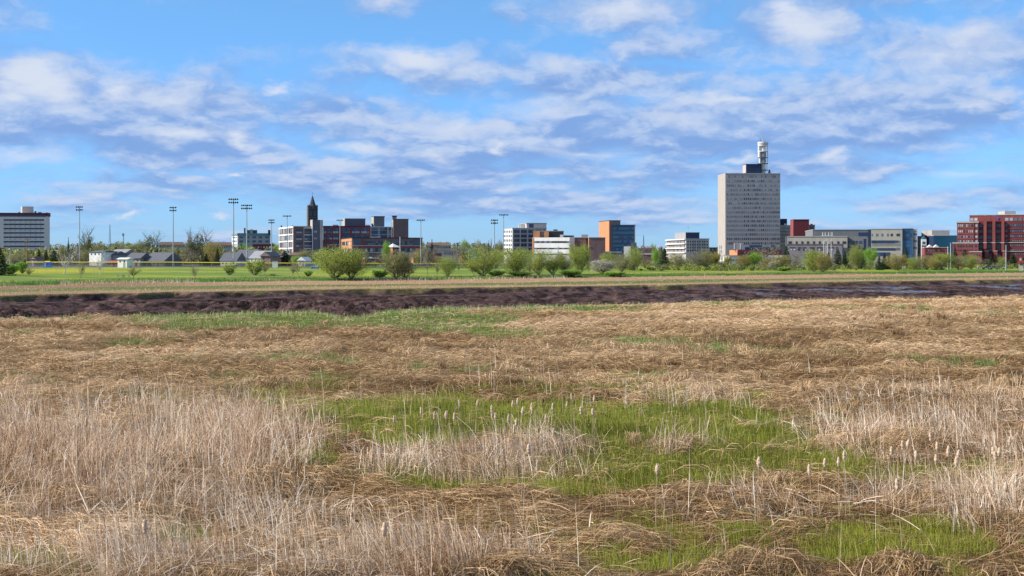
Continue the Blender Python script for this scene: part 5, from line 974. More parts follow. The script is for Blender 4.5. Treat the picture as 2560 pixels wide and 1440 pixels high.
TR = [
 ('willow', 836, 84, 617, 697, 'left one of the pair of big forked willows before the brick offices'), ('willow', 878, 66, 624, 697, 'right one of the pair of big forked willows before the brick offices'),
 ('olive', 990, 62, 628, 696, 'left trunk group of the greyish willows before the white roofed pavilion'), ('olive', 1014, 50, 634, 697, 'right willow of the greyish pair below the white roofed pavilion'),
 ('bare', 1070, 22, 616, 690, 'thin bare tree with single dark trunk right of the greyish willows'), ('willow', 1119, 36, 640, 691, 'medium bright willow left of the largest round willow'), ('small', 1092, 22, 655, 689, 'small budding tree between the thin bare tree and a bright willow'),
 ('willow', 1208, 84, 619, 690, 'largest round willow under the double tier floodlight'), ('small', 1186, 20, 655, 689, 'small tree at the left foot of the largest round willow'), ('willow', 1290, 66, 621, 689, 'broad willow before the pale grey office'),
 ('willow', 1346, 46, 626, 687, 'narrower willow before the left end of the white bands'), ('willow', 1383, 44, 629, 687, 'slim forked willow before the middle of the white bands'), ('olive', 1412, 30, 632, 687, 'thin olive willow at the right end of the white bands'),
 ('willow', 1448, 46, 612, 686, 'tall pointed willow before the brown windowless brick hall'), ('blossom', 1506, 54, 650, 684, 'whitish blossoming bush like tree below the brown brick hall'), ('willow', 1520, 30, 632, 668, 'pale green tree behind the whitish blossoming tree'),
 ('olive', 1554, 34, 636, 680, 'olive budding tree below the orange brick tower'), ('willow', 1585, 32, 619, 676, 'tall yellow green tree right of the orange brick tower'), ('bare', 1613, 28, 640, 675, 'greyish bare tree before the low orange store'), ('blossom', 1572, 30, 648, 674, 'thin white flowering tree below the white box plant room'),
 ('green', 1639, 18, 622, 671, 'slim yellow green tree touching the dark spruce'), ('spruce', 1661, 34, 623, 673, 'big dark spruce left of the finned office'), ('olive', 1697, 38, 634, 675, 'olive tree right of the big dark spruce'), ('bare', 1730, 28, 628, 674, 'bare grey tree before the finned office'),
 ('olive', 1757, 32, 624, 674, 'yellow brown tree below the right end of the finned office'), ('oval', 1773, 26, 632, 673, 'oval amber tree second from the left foot of the tower'), ('oval', 1789, 26, 630, 673, 'oval amber tree touching the left edge of the tower'), ('oval', 1819, 19, 637, 672, 'compact oval tree in front of the tower left corner'),
 ('amber', 1858, 32, 638, 672, 'amber tree left of the bright green one before the tower'), ('green', 1886, 32, 631, 672, 'bright green tree before the middle of the tower'), ('bare', 1896, 52, 616, 668, 'wide bare crown rising behind the bright green tree'), ('amber', 1914, 22, 645, 671, 'small amber tree above the truck box'),
 ('blossom', 1934, 26, 655, 674, 'low whitish bush right of the truck'), ('amber', 1952, 34, 637, 674, 'amber tree left of the tall narrow spruce'), ('spruce', 1966, 24, 615, 673, 'tall narrow spruce before the tower right edge'), ('bare', 1988, 32, 634, 677, 'greyish budding tree right of the tall narrow spruce'),
 ('willow', 2034, 48, 626, 679, 'large bright yellow green tree before the square windowed building'), ('amber', 2056, 36, 632, 680, 'amber half of the large tree pair before the square windowed building'), ('spruce', 2071, 16, 631, 671, 'dark spruce behind the amber tree'), ('spruce', 2095, 24, 623, 671, 'broad mid green spruce left of a darker one'), ('spruce', 2112, 20, 630, 672, 'dark pointed spruce at the end of the cream building'),
 ('willow', 2141, 32, 614, 673, 'pale tall green tree before the grey glass corner'), ('spruce', 2156, 17, 634, 672, 'dark spruce between two pale green trees'), ('green', 2176, 28, 619, 671, 'pale green tree with white stems left of the short spruces'), ('spruce', 2198, 16, 640, 675, 'short dark spruce left of a taller pair'), ('spruce', 2211, 18, 632, 673, 'mid green spruce in the pair below the ribbon windows'), ('spruce', 2222, 15, 636, 673, 'darker spruce in the pair below the ribbon windows'),
 ('amber', 2242, 38, 636, 676, 'orange budding tree left of the white signboard'), ('spruce', 2265, 22, 620, 672, 'tall dark spruce at the glass end of the long complex'), ('willow', 2284, 24, 642, 674, 'bright low tree right of the tall dark spruce'), ('olive', 2317, 34, 638, 674, 'olive tree below the gabled brick building'), ('amber', 2334, 24, 645, 675, 'small amber tree right of the olive tree below the gables'), ('willow', 2357, 42, 633, 674, 'pale green wide tree left of the hospital podium'),
 ('spruce', 2388, 20, 619, 670, 'dark rough conifer before the podium left corner'), ('spruce', 2412, 24, 624, 668, 'dark rough conifer before the podium right corner'), ('olive', 2398, 30, 640, 675, 'grey green shrub like tree between the podium conifers'), ('willow', 2428, 34, 638, 673, 'yellow green tree before the hospital entrance block'), ('bare', 2457, 26, 646, 675, 'whitish bare shrub tree before the hospital entrance'),
 ('spruce', 2477, 17, 640, 670, 'dark green conifer left of the hospital central bays'), ('spruce', 2491, 13, 645, 670, 'small dark conifer below the central bays'), ('willow', 2504, 18, 642, 670, 'small round green tree left of the grey blue pole'), ('spruce', 2532, 24, 631, 668, 'large dark conifer left of the red roofed kiosk'), ('spruce', 2563, 22, 636, 669, 'dark conifer cut by the right edge'), ('small', 2500, 16, 655, 677, 'tiny bare sapling before the hospital lawn'),
 ('small', 1147, 20, 650, 686, 'small budding tree in the gap left of the largest round willow'), ('small', 1325, 18, 655, 688, 'small bare tree between two willows before the pale office'), ('small', 1475, 18, 655, 685, 'small sapling left of the whitish blossoming tree'),
 # left field
 ('spruce', -2, 44, 618, 688, 'dark spruce cut by the left edge'), ('bush', 28, 26, 660, 686, 'rounded bush right of the edge spruce'), ('bush', 56, 20, 655, 684, 'smaller bush right of the rounded bush'), ('small', 72, 22, 668, 700, 'reddish bare sapling on the left dyke'), ('small', 200, 26, 657, 704, 'bare budding sapling below the leftmost floodlight'), ('small', 334, 28, 667, 702, 'bare sapling right of the picnic tables'), ('small', 490, 22, 667, 702, 'thin bare sapling alone mid field'),
 ('smallg', 573, 26, 660, 688, 'leaning small green tree below the tallest floodlight'), ('smallg', 637, 36, 650, 688, 'round bright green tree on the field with three stems'), ('small', 662, 26, 654, 687, 'brownish bare tree touching the round bright green tree'), ('small', 747, 32, 655, 688, 'bare spreading tree left of the forked willows'), ('small', 732, 18, 662, 690, 'whitish small bare tree left of the spreading one'), ('bush', 681, 12, 685, 689, 'dark low bush on the open field'), ('bush', 770, 14, 678, 691, 'low brown bush near the spreading bare tree'),
 ('bush', 950, 30, 676, 696, 'low green bush at the left foot of the greyish willows'), ('bush', 1425, 46, 675, 690, 'dark green bush mass below the tall pointed willow'), ('bush', 1535, 40, 680, 691, 'dark green low bush below the flowering tree'), ('bush', 1300, 40, 680, 691, 'dark low bush at the foot of the broad willow'), ('bush', 1960, 26, 668, 678, 'dark low bush under the amber tree by the spruce'), ('bush', 1240, 30, 678, 691, 'low bush at the right foot of the largest round willow'),
]
random.seed(11)
for t in TR: tree(*t)
def btree(*a): tree(*a[:6], Y=a[6], group='trees behind the playing field', lean=a[7] if len(a) > 7 else 0)
BT = [('spruce', 97, 15, 622, 657, 'pointed dark spruce nearest the pale slab corner', 640), ('spruce', 115, 16, 626, 659, 'small ragged spruce between two larger ones', 640), ('spruce', 136, 24, 626, 660, 'broadest dark spruce left of the leftmost floodlight', 620), ('olive', 158, 16, 612, 660, 'yellow green narrow tree right of the broadest spruce', 640), ('spruce', 171, 7, 594, 660, 'very narrow dark spire shaped spruce on the left skyline', 760),
 ('pale', 217, 24, 586, 660, 'tall thin bare crowned tree right of the leftmost floodlight', 700), ('olive', 208, 22, 625, 660, 'olive tree beside the large white house', 660), ('bare', 184, 20, 622, 662, 'bare grey tree left of the leftmost floodlight', 640), ('birch', 160, 20, 632, 693, 'leaning white stemmed birch on the left of the field', 430, .12), ('birch', 250, 16, 640, 695, 'upright pair stemmed white birch on the field', 425, -.03),
 ('pale', 378, 34, 592, 655, 'tall pale tree rising left of the grey bungalow ridge', 760), ('olive', 352, 24, 602, 655, 'bright pale round tree on the skyline left of the tall pale tree', 900), ('bare', 418, 26, 620, 656, 'bare tree before the long brown terrace', 760), ('pale', 477, 22, 595, 656, 'tall pale tree left of the tallest skyline tree', 720), ('pale', 502, 26, 584, 656, 'tallest skyline tree between the second floodlight and the brown terrace', 720), ('amber', 533, 34, 604, 656, 'large yellow green tree before the brown terrace', 690), ('spruce', 543, 13, 619, 656, 'dark conifer under the large yellow green tree', 660),
 ('bare', 459, 30, 624, 657, 'grey bare thicket tree behind the fence', 640), ('bare', 487, 30, 626, 657, 'second grey bare thicket tree right of its twin', 645), ('spruce', 515, 22, 634, 657, 'dark bushy conifer below the tallest skyline tree', 650), ('green', 610, 26, 610, 640, 'bright green tree below the teal topped block', 1000), ('spruce', 604, 10, 612, 640, 'slim dark conifer left of a bright green tree by the teal topped block', 980), ('green', 692, 18, 611, 640, 'bright green tree squeezed left of the white banded block', 1000),
 ('spruce', 712, 30, 628, 657, 'bluish dark conifer mass before the white banded office block', 640), ('olive', 770, 38, 624, 657, 'olive tree before the navy stair tower', 640), ('green', 738, 22, 640, 660, 'low bright tree left of the white gable house', 620), ('green', 966, 18, 604, 650, 'bright narrow tree left of the white roofed pavilion', 700), ('amber', 1046, 24, 622, 655, 'amber tree behind the dark brick store', 660), ('bare', 1082, 24, 618, 660, 'tall bare tree before the hillside apartments', 720), ('bare', 1140, 26, 614, 655, 'bare pale tree before the green roofed hall', 760), ('olive', 1100, 24, 640, 665, 'olive tree before the low orange brick row', 660),
 ('green', 1162, 16, 600, 622, 'round bright tree on the right skyline hill', 1500), ('spruce', 1080, 10, 598, 618, 'lone round dark tree on the hill left of the apartments', 1500), ('spruce', 1228, 5, 597, 622, 'taller of two slim dark conifers on the skyline', 1500), ('spruce', 1222, 5, 601, 622, 'shorter of two slim dark conifers on the skyline', 1500), ('olive', 1194, 14, 601, 622, 'grey leafed tree on the hill left of the slim conifers', 1500), ('olive', 1250, 14, 602, 622, 'grey leafed tree touching the left edge of the pale grey office', 1500),
 ('green', 1632, 16, 611, 625, 'round bright green tree above the small brick flats', 1300), ('olive', 60, 24, 630, 658, 'amber shrub tree before the wooden pole', 640), ('olive', 32, 26, 636, 660, 'low olive tree before the left part of the slab', 640), ('bare', 44, 30, 628, 660, 'bare grey tree before the slab', 660), ('willow', 330, 30, 614, 640, 'soft green tree behind the blue walled house', 900), ('olive', 300, 30, 606, 640, 'olive crown behind the grey shingled house', 900), ('olive', 245, 44, 610, 640, 'wide olive crown above the large white house', 1000), ('olive', 430, 26, 618, 656, 'yellow green tree right of the second floodlight', 660), ('spruce', 445, 12, 630, 657, 'small dark conifer behind the fence right of the second floodlight', 660)]
for t in BT: btree(*t)
# far wooded hill: one mass
def far_woods():
    rs = np.random.default_rng(99); P = []; R = []; S = []
    for i in range(3300):
        Y = rs.uniform(1000, 2550) if i > 600 else rs.uniform(2350, 2560); px = rs.uniform(-150, 2750)
        if i >= 2600: Y = rs.uniform(720, 1050); px = rs.uniform(-60, 720)
        if Y < 1500 and (px > 1100): continue
        if px > 1800 and Y < 2000: continue
        x = X_at(px, Y); h = rs.uniform(5, 11) if Y > 1500 else rs.uniform(6, 10); wd = h * rs.uniform(.5, .9); n = 46
        q = rs.normal(0, 1, (n, 3)); q /= np.linalg.norm(q, axis=1)[:, None]; q *= rs.uniform(.3, 1, (n, 1)) ** .5
        if rs.uniform() < .15: q[:, :2] *= (1 - (q[:, 2:] + 1) / 2) * 1.2; tone = .05
        else: tone = rs.choice([.35, .55, .75, .9])
        z0 = gz(x, Y); tone = rs.choice([.5, .65, .8, .95]) if i >= 2600 else tone; P.append(q * [wd / 2, wd / 2, h / 2] + [x, Y, z0 + h * .52]); R.append(np.clip(tone + rs.normal(0, .06, n), 0, 1)); S.append(np.full(n, h * .085))
    P = np.concatenate(P); R = np.concatenate(R); S = np.concatenate(S)[:, None]; n = len(P)
    a = rs.uniform(0, 6.28, n); u = np.stack([np.cos(a), np.sin(a), rs.normal(0, .6, n)], -1); w = np.cross(u, rs.normal(0, 1, (n, 3))); w /= np.linalg.norm(w, axis=1)[:, None]
    V = np.stack([P - u*S, P - w*S, P + u*S, P + w*S], 1).reshape(-1, 3)
    m = rndmat('far_foliage', [(0, (.03, .05, .025)), (.3, (.11, .115, .06)), (.55, (.20, .185, .11)), (.75, (.25, .26, .09)), (1, (.32, .35, .10))], trans=.3)
    tag(link('far_woods', npmesh('far_woods', V, np.arange(n*4).reshape(-1, 4), np.repeat(R, 4)), m), 'mixed spring woodland covering the far hill behind the town', 'woodland', None, 'stuff')
far_woods()

def scrub():
    """low mixed bushes that close the gaps along the far bank road"""
    rs = np.random.default_rng(77); P = []; R = []; S = []
    for i in range(900):
        px = rs.uniform(930, 2640); Y = rs.uniform(560, 700)
        E = Yof(pl(EDG, px))
        if Y < E + 45: continue
        if px < 1500 and rs.uniform() < .72: continue
        x = X_at(px, Y); h = rs.uniform(.8, 3.6) * (1.25 if px > 2150 else 1); wd = h * rs.uniform(.9, 1.9); n = 130
        q = rs.normal(0, 1, (n, 3)); q /= np.linalg.norm(q, axis=1)[:, None]; q *= rs.uniform(.25, 1, (n, 1)) ** .5
        tone = rs.choice([.12, .35, .5, .62, .75, .9]); P.append(q * [wd / 2, wd / 2, h / 2] + [x, Y, gz(x, Y) + h * .45]); R.append(np.clip(tone + rs.normal(0, .08, n), 0, 1)); S.append(np.full(n, .17))
    P = np.concatenate(P); R = np.concatenate(R); S = np.concatenate(S)[:, None]; n = len(P)
    a = rs.uniform(0, 6.28, n); u = np.stack([np.cos(a), np.sin(a), rs.normal(0, .6, n)], -1); w = np.cross(u, rs.normal(0, 1, (n, 3))); w /= np.linalg.norm(w, axis=1)[:, None]
    V = np.stack([P - u*S, P - w*S, P + u*S, P + w*S], 1).reshape(-1, 3)
    m = rndmat('scrub_leaf', [(0, (.05, .08, .025)), (.3, (.13, .15, .05)), (.5, (.22, .19, .11)), (.7, (.24, .27, .07)), (1, (.36, .40, .10))], trans=.25)
    tag(link('roadside_scrub', npmesh('roadside_scrub', V, np.arange(n*4).reshape(-1, 4), np.repeat(R, 4)), m), 'low mixed scrub filling the gaps below the town buildings', 'scrub', None, 'stuff')
scrub()

# ------------------------------------------------------------------ grasses, thatch, reeds (numpy ribbons, one mesh per kind)
def sample(n, py0, py1, px0=-60, px1=2620, wfun=None, rs=rng, bias=1.0, over=1.0):
    """points of the ground seen evenly over the picture height band, each where it really stands"""
    n2 = int(n * .42)            # the cover goes on to both sides of the view
    py = py0 + (py1 - py0) * rs.uniform(0, 1, n + n2) ** bias; px = rs.uniform(px0, px1, n + n2)
    ext = 1.7 * (py[n:] - YH) * rs.uniform(0, 1, n2); px[n:] = np.where(rs.uniform(size=n2) < .5, px0 - ext, px1 + ext)
    y = H * F / (py - YH); x = (px - CX) / F * y
    if wfun is not None: k = rs.uniform(0, 1, n + n2) < wfun(x, y); x, y = x[k], y[k]
    z, zone, _, t = terrain(x, y); return x, y, z, zone, t
def ribbons(name, pts, wv, wid, rnd, m, label, cat, taper=None):
    """pts (N,S+1,3) centre lines, wv (N,3) width direction, wid (N,) widths"""
    n, s1, _ = pts.shape; tp = np.array(taper if taper is not None else np.linspace(1, .25, s1))
    off = wv[:, None, :] * (wid[:, None] * tp[None, :])[:, :, None] * .5
    V = np.stack([pts - off, pts + off], 2).reshape(-1, 3)
    b = np.arange(n)[:, None, None] * (2 * s1); k = np.arange(s1 - 1)[None, :, None] * 2
    Q = (b + k + np.array([0, 1, 3, 2])[None, None, :]).reshape(-1, 4)
    o = link(name, npmesh(name, V, Q, np.repeat(rnd, 2 * s1)), m); return tag(o, label, cat, None, 'stuff')
THATCH = rndmat('dry_thatch', [(0, (.17, .09, .037)), (.3, (.32, .20, .095)), (.6, (.50, .34, .185)), (.85, (.66, .47, .29)), (1, (.78, .61, .43))], .8, .2)
REEDM = rndmat('dry_reed', [(0, (.22, .11, .05)), (.3, (.41, .26, .155)), (.6, (.60, .45, .32)), (1, (.86, .76, .63))], .75, .22)
SHOOT = rndmat('green_shoots', [(0, (.10, .11, .015)), (.4, (.20, .225, .022)), (.75, (.32, .34, .04)), (1, (.48, .42, .11))], .6, .35)
SEDGE = rndmat('edge_grass', [(0, (.10, .22, .04)), (.5, (.28, .38, .11)), (1, (.64, .56, .30))], .7, .35)
def swirl(x, y): return (fbm(x * .16, y * .10, 3, 101) - .5) * 4.2 + (fbm(x * .6, y * .4, 2, 102) - .5) * 1.8
def thatch(name, n, py0, py1, seed, label, Lr=(.5, 1.3), wmin=.007, keepg=.93, upz=.16):
    rs = np.random.default_rng(seed)
    f = lambda x, y: np.clip(1 - keepg * green_mask(x, y), 0, 1)
    x, y, z, zone, t = sample(n, py0, py1, wfun=f, rs=rs); k = (zone == 0); x, y, z = x[k], y[k], z[k]; N = len(x)
    tuft = fbm(x * .45, y * .55, 3, 105)
    L = rs.uniform(*Lr, N); az = swirl(x, y) + rs.normal(0, .38, N) + np.where(rs.uniform(size=N) < .22, rs.uniform(-1.6, 1.6, N), 0)
    d = np.stack([np.cos(az), np.sin(az), np.zeros(N)], -1); pr = np.stack([-np.sin(az), np.cos(az), np.zeros(N)], -1)
    hump = np.clip((tuft - .50) * 3.6, 0, 1) * .34
    arc = rs.uniform(.01, upz, N) + hump * rs.uniform(.5, 1, N); z0 = rs.uniform(0, .05, N) + hump * rs.uniform(0, .9, N); bend = rs.normal(0, .13, N)
    T = np.linspace(0, 1, 4); b = np.stack([x, y, z], -1)
    tail = rs.uniform(.0, .45, N)
    pts = b[:, None, :] + d[:, None, :] * (L[:, None] * (T[None] - .4))[:, :, None] + pr[:, None, :] * (bend[:, None] * L[:, None] * (T[None]**2) * 2)[:, :, None]
    pts[:, :, 2] += z0[:, None] + arc[:, None] * (4 * T * (1 - T))[None] + .02 - (tail * z0)[:, None] * T[None] + L[:, None] * .06 * rs.normal(0, 1, N)[:, None] * T[None]
    wid = (wmin + .00016 * y) * rs.uniform(.6, 1.7, N)
    wv = pr + np.array([0, 0, 1]) * rs.uniform(.2, 1.6, N)[:, None] * rs.choice([-1, 1], N)[:, None]; wv /= np.linalg.norm(wv, axis=1)[:, None]
    patch = (fbm(x * .11, y * .16, 4, 106) - .5) * 1.1 + (tuft - .5) * .5
    ribbons(name, pts, wv, wid, np.clip(.38 + .24 * sstep(95, 185, y) + .07 * sstep(900, 300, pxof(x, y)) + patch + rs.normal(0, .2, N), 0, .88), THATCH, label, 'dry grass', [1, .9, .7, .3])
thatch('near_thatch', 150000, 1010, 1470, 201, 'tangled flattened brown grass covering the near marsh', (.5, 1.25), .008)
thatch('middle_thatch', 230000, 850, 1010, 202, 'matted swirling tan grass across the middle of the marsh', (.5, 1.15), .007, .85)
thatch('far_thatch', 210000, 735, 850, 203, 'flattened straw coloured grass of the far part of the near marsh', (.5, 1.4), .007, .92, .13)
def fallen():
    rs = np.random.default_rng(401)
    x, y, z, zone, t = sample(70000, 985, 1475, wfun=lambda x, y: np.clip(reed_mask(x, y) * .8 + .04, 0, 1) * (1 - .9 * green_mask(x, y)), rs=rs); k = zone == 0; x, y, z = x[k], y[k], z[k]; N = len(x)
    cl = fbm(x * .5, y * .5, 2, 402); az = (cl - .5) * 14 + rs.normal(0, .5, N); tilt = np.abs(rs.normal(.25, .3, N)); L = rs.uniform(.3, 1.1, N)
    d = np.stack([np.cos(az) * np.cos(tilt), np.sin(az) * np.cos(tilt), np.sin(tilt)], -1); T = np.linspace(0, 1, 4); sag = rs.uniform(.1, .6, N)
    pts = np.stack([x, y, z + rs.uniform(0, .3, N)], -1)[:, None, :] + d[:, None, :] * (L[:, None] * T[None])[:, :, None]; pts[:, :, 2] -= (sag * L * .5)[:, None] * T[None] ** 2
    wv = np.stack([-np.sin(az), np.cos(az), rs.normal(0, .8, N)], -1); wv /= np.linalg.norm(wv, axis=1)[:, None]
    ribbons('fallen_reeds', pts, wv, (.010 + .00018 * y) * rs.uniform(.5, 1.7, N), np.clip(.55 + (fbm(x * .4, y * .4, 3, 403) - .5) + rs.normal(0, .2, N), 0, 1), REEDM, 'pale broken reed stems lying criss cross in the reed beds', 'reeds', [1, 1, .8, .4])
def upright(name, n, py0, py1, wf, Lr, wid0, lean, m, label, cat, seed, bent=0., zones=(0,), wk=.00018, rbias=.5, rspread=.22, px0=-60, px1=2620, pfn=None, S=4, clump=0.0):
    rs = np.random.default_rng(seed)
    x, y, z, zone, t = sample(n, py0, py1, px0, px1, wf, rs); k = np.isin(zone, zones); x, y, z = x[k], y[k], z[k]; N = len(x)
    L = rs.uniform(*Lr, N) * (.65 + .7 * fbm(x * .35, y * .35, 3, seed)); T = np.linspace(0, 1, S)
    if pfn is not None: L = L * pfn(x, y)
    az = rs.uniform(0, 2*np.pi, N) * .5 + (fbm(x * .3, y * .3, 2, seed + 1) - .3) * 7; ln = np.abs(rs.normal(0, lean, N))
    d = np.stack([np.cos(az), np.sin(az), np.zeros(N)], -1)
    h = L[:, None] * T[None]; hor = L[:, None] * ln[:, None] * T[None] ** 1.7; ver = h * np.sqrt(np.clip(1 - (ln[:, None] * T[None] ** .7) ** 2 * .8, .05, 1))
    bk = rs.uniform(size=N) < bent; br = rs.uniform(.35, .8, N); side = rs.uniform(.3, .95, N); drop = rs.uniform(-.7, .35, N)
    e = np.clip(T[None] - br[:, None], 0, 1) * L[:, None]
    ver = np.where(bk[:, None], np.minimum(ver, br[:, None] * L[:, None]) + e * drop[:, None], ver); hor = np.where(bk[:, None], hor + e * side[:, None], hor)
    pts = np.stack([x, y, z], -1)[:, None, :] + d[:, None, :] * hor[:, :, None]; pts[:, :, 2] += np.maximum(ver, 0) - .03
    wa = rs.normal(-.65, .6, N); wv = np.stack([np.cos(wa), np.sin(wa), rs.normal(0, .12, N)], -1)
    wid = (wid0 + wk * y) * rs.uniform(.5, 1.6, N)
    rv = rbias + (fbm(x * .25, y * .25, 3, seed + 5) - .5) * .7 + rs.normal(0, rspread, N)
    ribbons(name, pts, wv, wid, np.clip(rv, 0, 1), m, label, cat, np.linspace(1, .25, S))
upright('dead_reeds', 250000, 985, 1475, lambda x, y: reed_mask(x, y) * .75 * sstep(.32, .54, fbm(x * .8, y * .8, 3, 181)), (.3, 1.5), .0115, .6, REEDM, 'dense stands of dead grey brown reeds and broken stems', 'reeds', 301, .62, rbias=.49, rspread=.3, pfn=lambda x, y: 1 + .28 * sstep(900, 600, pxof(x, y)))
upright('brown_undergrowth', 130000, 985, 1475, lambda x, y: np.clip(reed_mask(x, y) * .8 + .06, 0, 1) * (1 - .5 * green_mask(x, y)), (.25, .75), .008, .7, THATCH, 'short curled brown litter between the dead reeds', 'reed litter', 302, .5, rbias=.42)
fallen()
upright('green_grass', 320000, 960, 1475, lambda x, y: green_mask(x, y) * np.clip(1 - .75 * reed_mask(x, y), 0, 1), (.16, .42), .008, .22, SHOOT, 'fresh green grass growing in the wet hollows', 'grass', 303, 0, rbias=.43, rspread=.26, S=3)
upright('far_green_grass', 110000, 745, 960, lambda x, y: green_mask(x, y) * .9, (.25, .5), .006, .3, SEDGE, 'soft green grass patches by the near river edge', 'grass', 304, 0, rbias=.2, S=3, wk=.00022)
upright('scattered_stalks', 9000, 900, 1470, lambda x, y: np.clip((fbm(x * .12, y * .12, 3, 170) - .45) * 5, .04, 1) * (.35 + .5 * reed_mask(x, y)) * (1 - .6 * green_mask(x, y)), (.6, 1.5), .010, .14, REEDM, 'thin single dead stalks sticking up all over the marsh', 'stalks', 305, .18, rbias=.7)
upright('straw_tufts', 60000, 745, 1010, lambda x, y: np.clip((fbm(x * .22, y * .30, 3, 130) - .5) * 7, 0, 1), (.25, .55), .006, .6, THATCH, 'low upright tufts of straw coloured grass', 'grass', 306, .2, rbias=.55, S=3, wk=.00024)
def edge_w(x, y):
    px = pxof(x, y); d = Yof(pl(NEAR, px) + 6) - y; return np.clip(1 - np.abs(d - 3) / 9, 0, 1) * np.where((px > 330) & (px < 1450), 1, .35)
upright('river_edge_grass', 90000, 738, 815, edge_w, (.2, .7), .006, .35, SEDGE, 'taller pale grass fringe on the near river edge', 'grass', 307, 0, rbias=.62, S=3, wk=.00022)
def far_w(x, y):
    px = pxof(x, y); E = Yof(pl(EDG, px)); d = y - E; return np.clip(1 - np.abs(d + 4) / 9, 0, 1) * np.where((px > 150) & (px < 500) | (px > 930) & (px < 1420), 1, .06)
upright('far_reed_fringe', 170000, 676, 722, far_w, (.5, 1.25), .006, .25, REEDM, 'pale dead reed fringe below the far dyke', 'reeds', 308, .1, zones=(2, 3), rbias=.6, S=3, wk=.00014)
upright('far_marsh_grass', 60000, 684, 740, lambda x, y: np.full(x.shape, .8), (.15, .35), .006, .5, THATCH, 'short tan grass covering the marsh beyond the river', 'grass', 309, 0, zones=(2,), rbias=.5, S=3, wk=.00022)
def dyke_w(x, y):
    px = pxof(x, y); return np.clip(1 - (y - Yof(pl(EDG, px))) / 22, 0, 1)
upright('dyke_shrub_cover', 150000, 672, 720, dyke_w, (.25, .75), .03, .8, rndmat('dyke_green', [(0, (.035, .085, .012)), (.5, (.085, .20, .022)), (1, (.20, .32, .045))], .8, .25), 'lush dark green growth along the far dyke', 'ground cover', 310, 0, zones=(3,), rbias=.5, S=3, wk=.0003)

def tussocks():
    rs = np.random.default_rng(501)
    wf = lambda x, y: np.clip((fbm(x * .12, y * .16, 3, 502) - .46) * 8, .02, 1) * (1 - .92 * green_mask(x, y)) * (1 - .6 * reed_mask(x, y))
    x, y, z, zone, t = sample(1700, 770, 1440, wfun=wf, rs=rs); k = zone == 0; x, y, z = x[k], y[k], z[k]; n = len(x); m = 110
    R = rs.uniform(.25, .75, n) * (1 + .5 * sstep(80, 150, y)); Hh = R * rs.uniform(.5, .95, n); flow = rs.uniform(0, 6.28, n); tone = rs.normal(0, .14, n)
    X = np.repeat(x, m); Yy = np.repeat(y, m); Zz = np.repeat(z, m); Rr = np.repeat(R, m); Hr = np.repeat(Hh, m); N = n * m
    az = rs.uniform(0, 6.28, N); az = np.where(rs.uniform(size=N) < .5, np.repeat(flow, m) + rs.normal(0, .6, N), az); s = rs.uniform(.5, 1.2, N); r0 = rs.uniform(0, .35, N) * Rr; a0 = rs.uniform(0, 6.28, N)
    d = np.stack([np.cos(az), np.sin(az), np.zeros(N)], -1); T = np.linspace(0, 1, 5); b = np.stack([X + r0 * np.cos(a0), Yy + r0 * np.sin(a0), Zz], -1)
    pts = b[:, None, :] + d[:, None, :] * ((Rr * s)[:, None] * T[None] ** 1.15)[:, :, None]; pts[:, :, 2] += (Hr * s)[:, None] * (np.sin(T * 2.75) * (1 - .15 * T))[None]
    wv = np.stack([-np.sin(az), np.cos(az), rs.normal(0, .5, N)], -1); wv /= np.linalg.norm(wv, axis=1)[:, None]
    ribbons('dry_tussocks', pts, wv, (.007 + .00016 * Yy) * rs.uniform(.6, 1.6, N), np.clip(.47 + np.repeat(tone, m) + rs.normal(0, .16, N), 0, .9), THATCH, 'rounded dry grass tussocks bulging out of the flattened straw', 'dry grass', [1, .9, .8, .6, .3])
tussocks()

# ------------------------------------------------------------------ cattails: every seed head a thing
FLUFF = mat('cattail_fluff', (.54, .39, .27), .95, .25, 14, bump=.6); SPIKE = mat('cattail_spike', (.44, .35, .27), .9, .2, 14); STALK = mat('cattail_stalk', (.42, .31, .20), .8, .2, 6)
def cattail_proto(seed, slim):
    rs = np.random.default_rng(seed); h = 2.0; r = bpy.data.objects.new('cattail', None); COL.objects.link(r); bx, by = rs.normal(0, .05, 2)
    P = [Vector((bx * t * t, by * t * t, h * t - .05 * (t == 0))) for t in np.linspace(0, 1, 6)]
    st = MB().tube(P, [.009, .008, .007, .006, .005, .003], 5).build('stalk', STALK, r)
    top = P[-1]; hl = .2 if slim else .29; R = .015 if slim else .035; n = 9
    c = [Vector((top.x + rs.normal(0, .003), top.y + rs.normal(0, .003), h - .02 - hl * (1 - k / (n - 1)))) for k in range(n)]
    rad = [R * q * rs.uniform(.85, 1.15) for q in (.35, .8, 1, 1.05, 1.1, 1.0, .95, .75, .3)]
    hd = MB().tube(c, rad, 9)
    if not slim:
        for k in range(46):    # loose down standing out of the head
            i = rs.integers(0, n); a = rs.uniform(0, 6.28); p = c[i]; q = p + Vector((math.cos(a), math.sin(a), rs.normal(0, .4))) * (rad[i] + rs.uniform(.004, .02)); s = rs.uniform(.004, .009)
            hd.poly([q + Vector((s, 0, 0)), q + Vector((0, s, s)), q + Vector((-s, 0, 0)), q + Vector((0, -s, -s))], ((0, 1, 2, 3),))
    hd = hd.build('seed_head', SPIKE if slim else FLUFF, r); kids = [st, hd]
    for k in range(2):
        a = rs.uniform(0, 6.28); L = rs.uniform(.6, 1.1); mb = MB(); pts = [Vector((math.cos(a) * L * .3 * t**2, math.sin(a) * L * .3 * t**2, L * t * (1 - .25 * t))) for t in np.linspace(0, 1, 5)]
        mb.tube(pts, [.008, .007, .006, .004, .002], 4); kids.append(mb.build('leaf', STALK, r))
    return [r, kids, False]
FAT = [cattail_proto(s, False) for s in (1, 2, 3)]; SLIM = [cattail_proto(s, True) for s in (5, 6)]
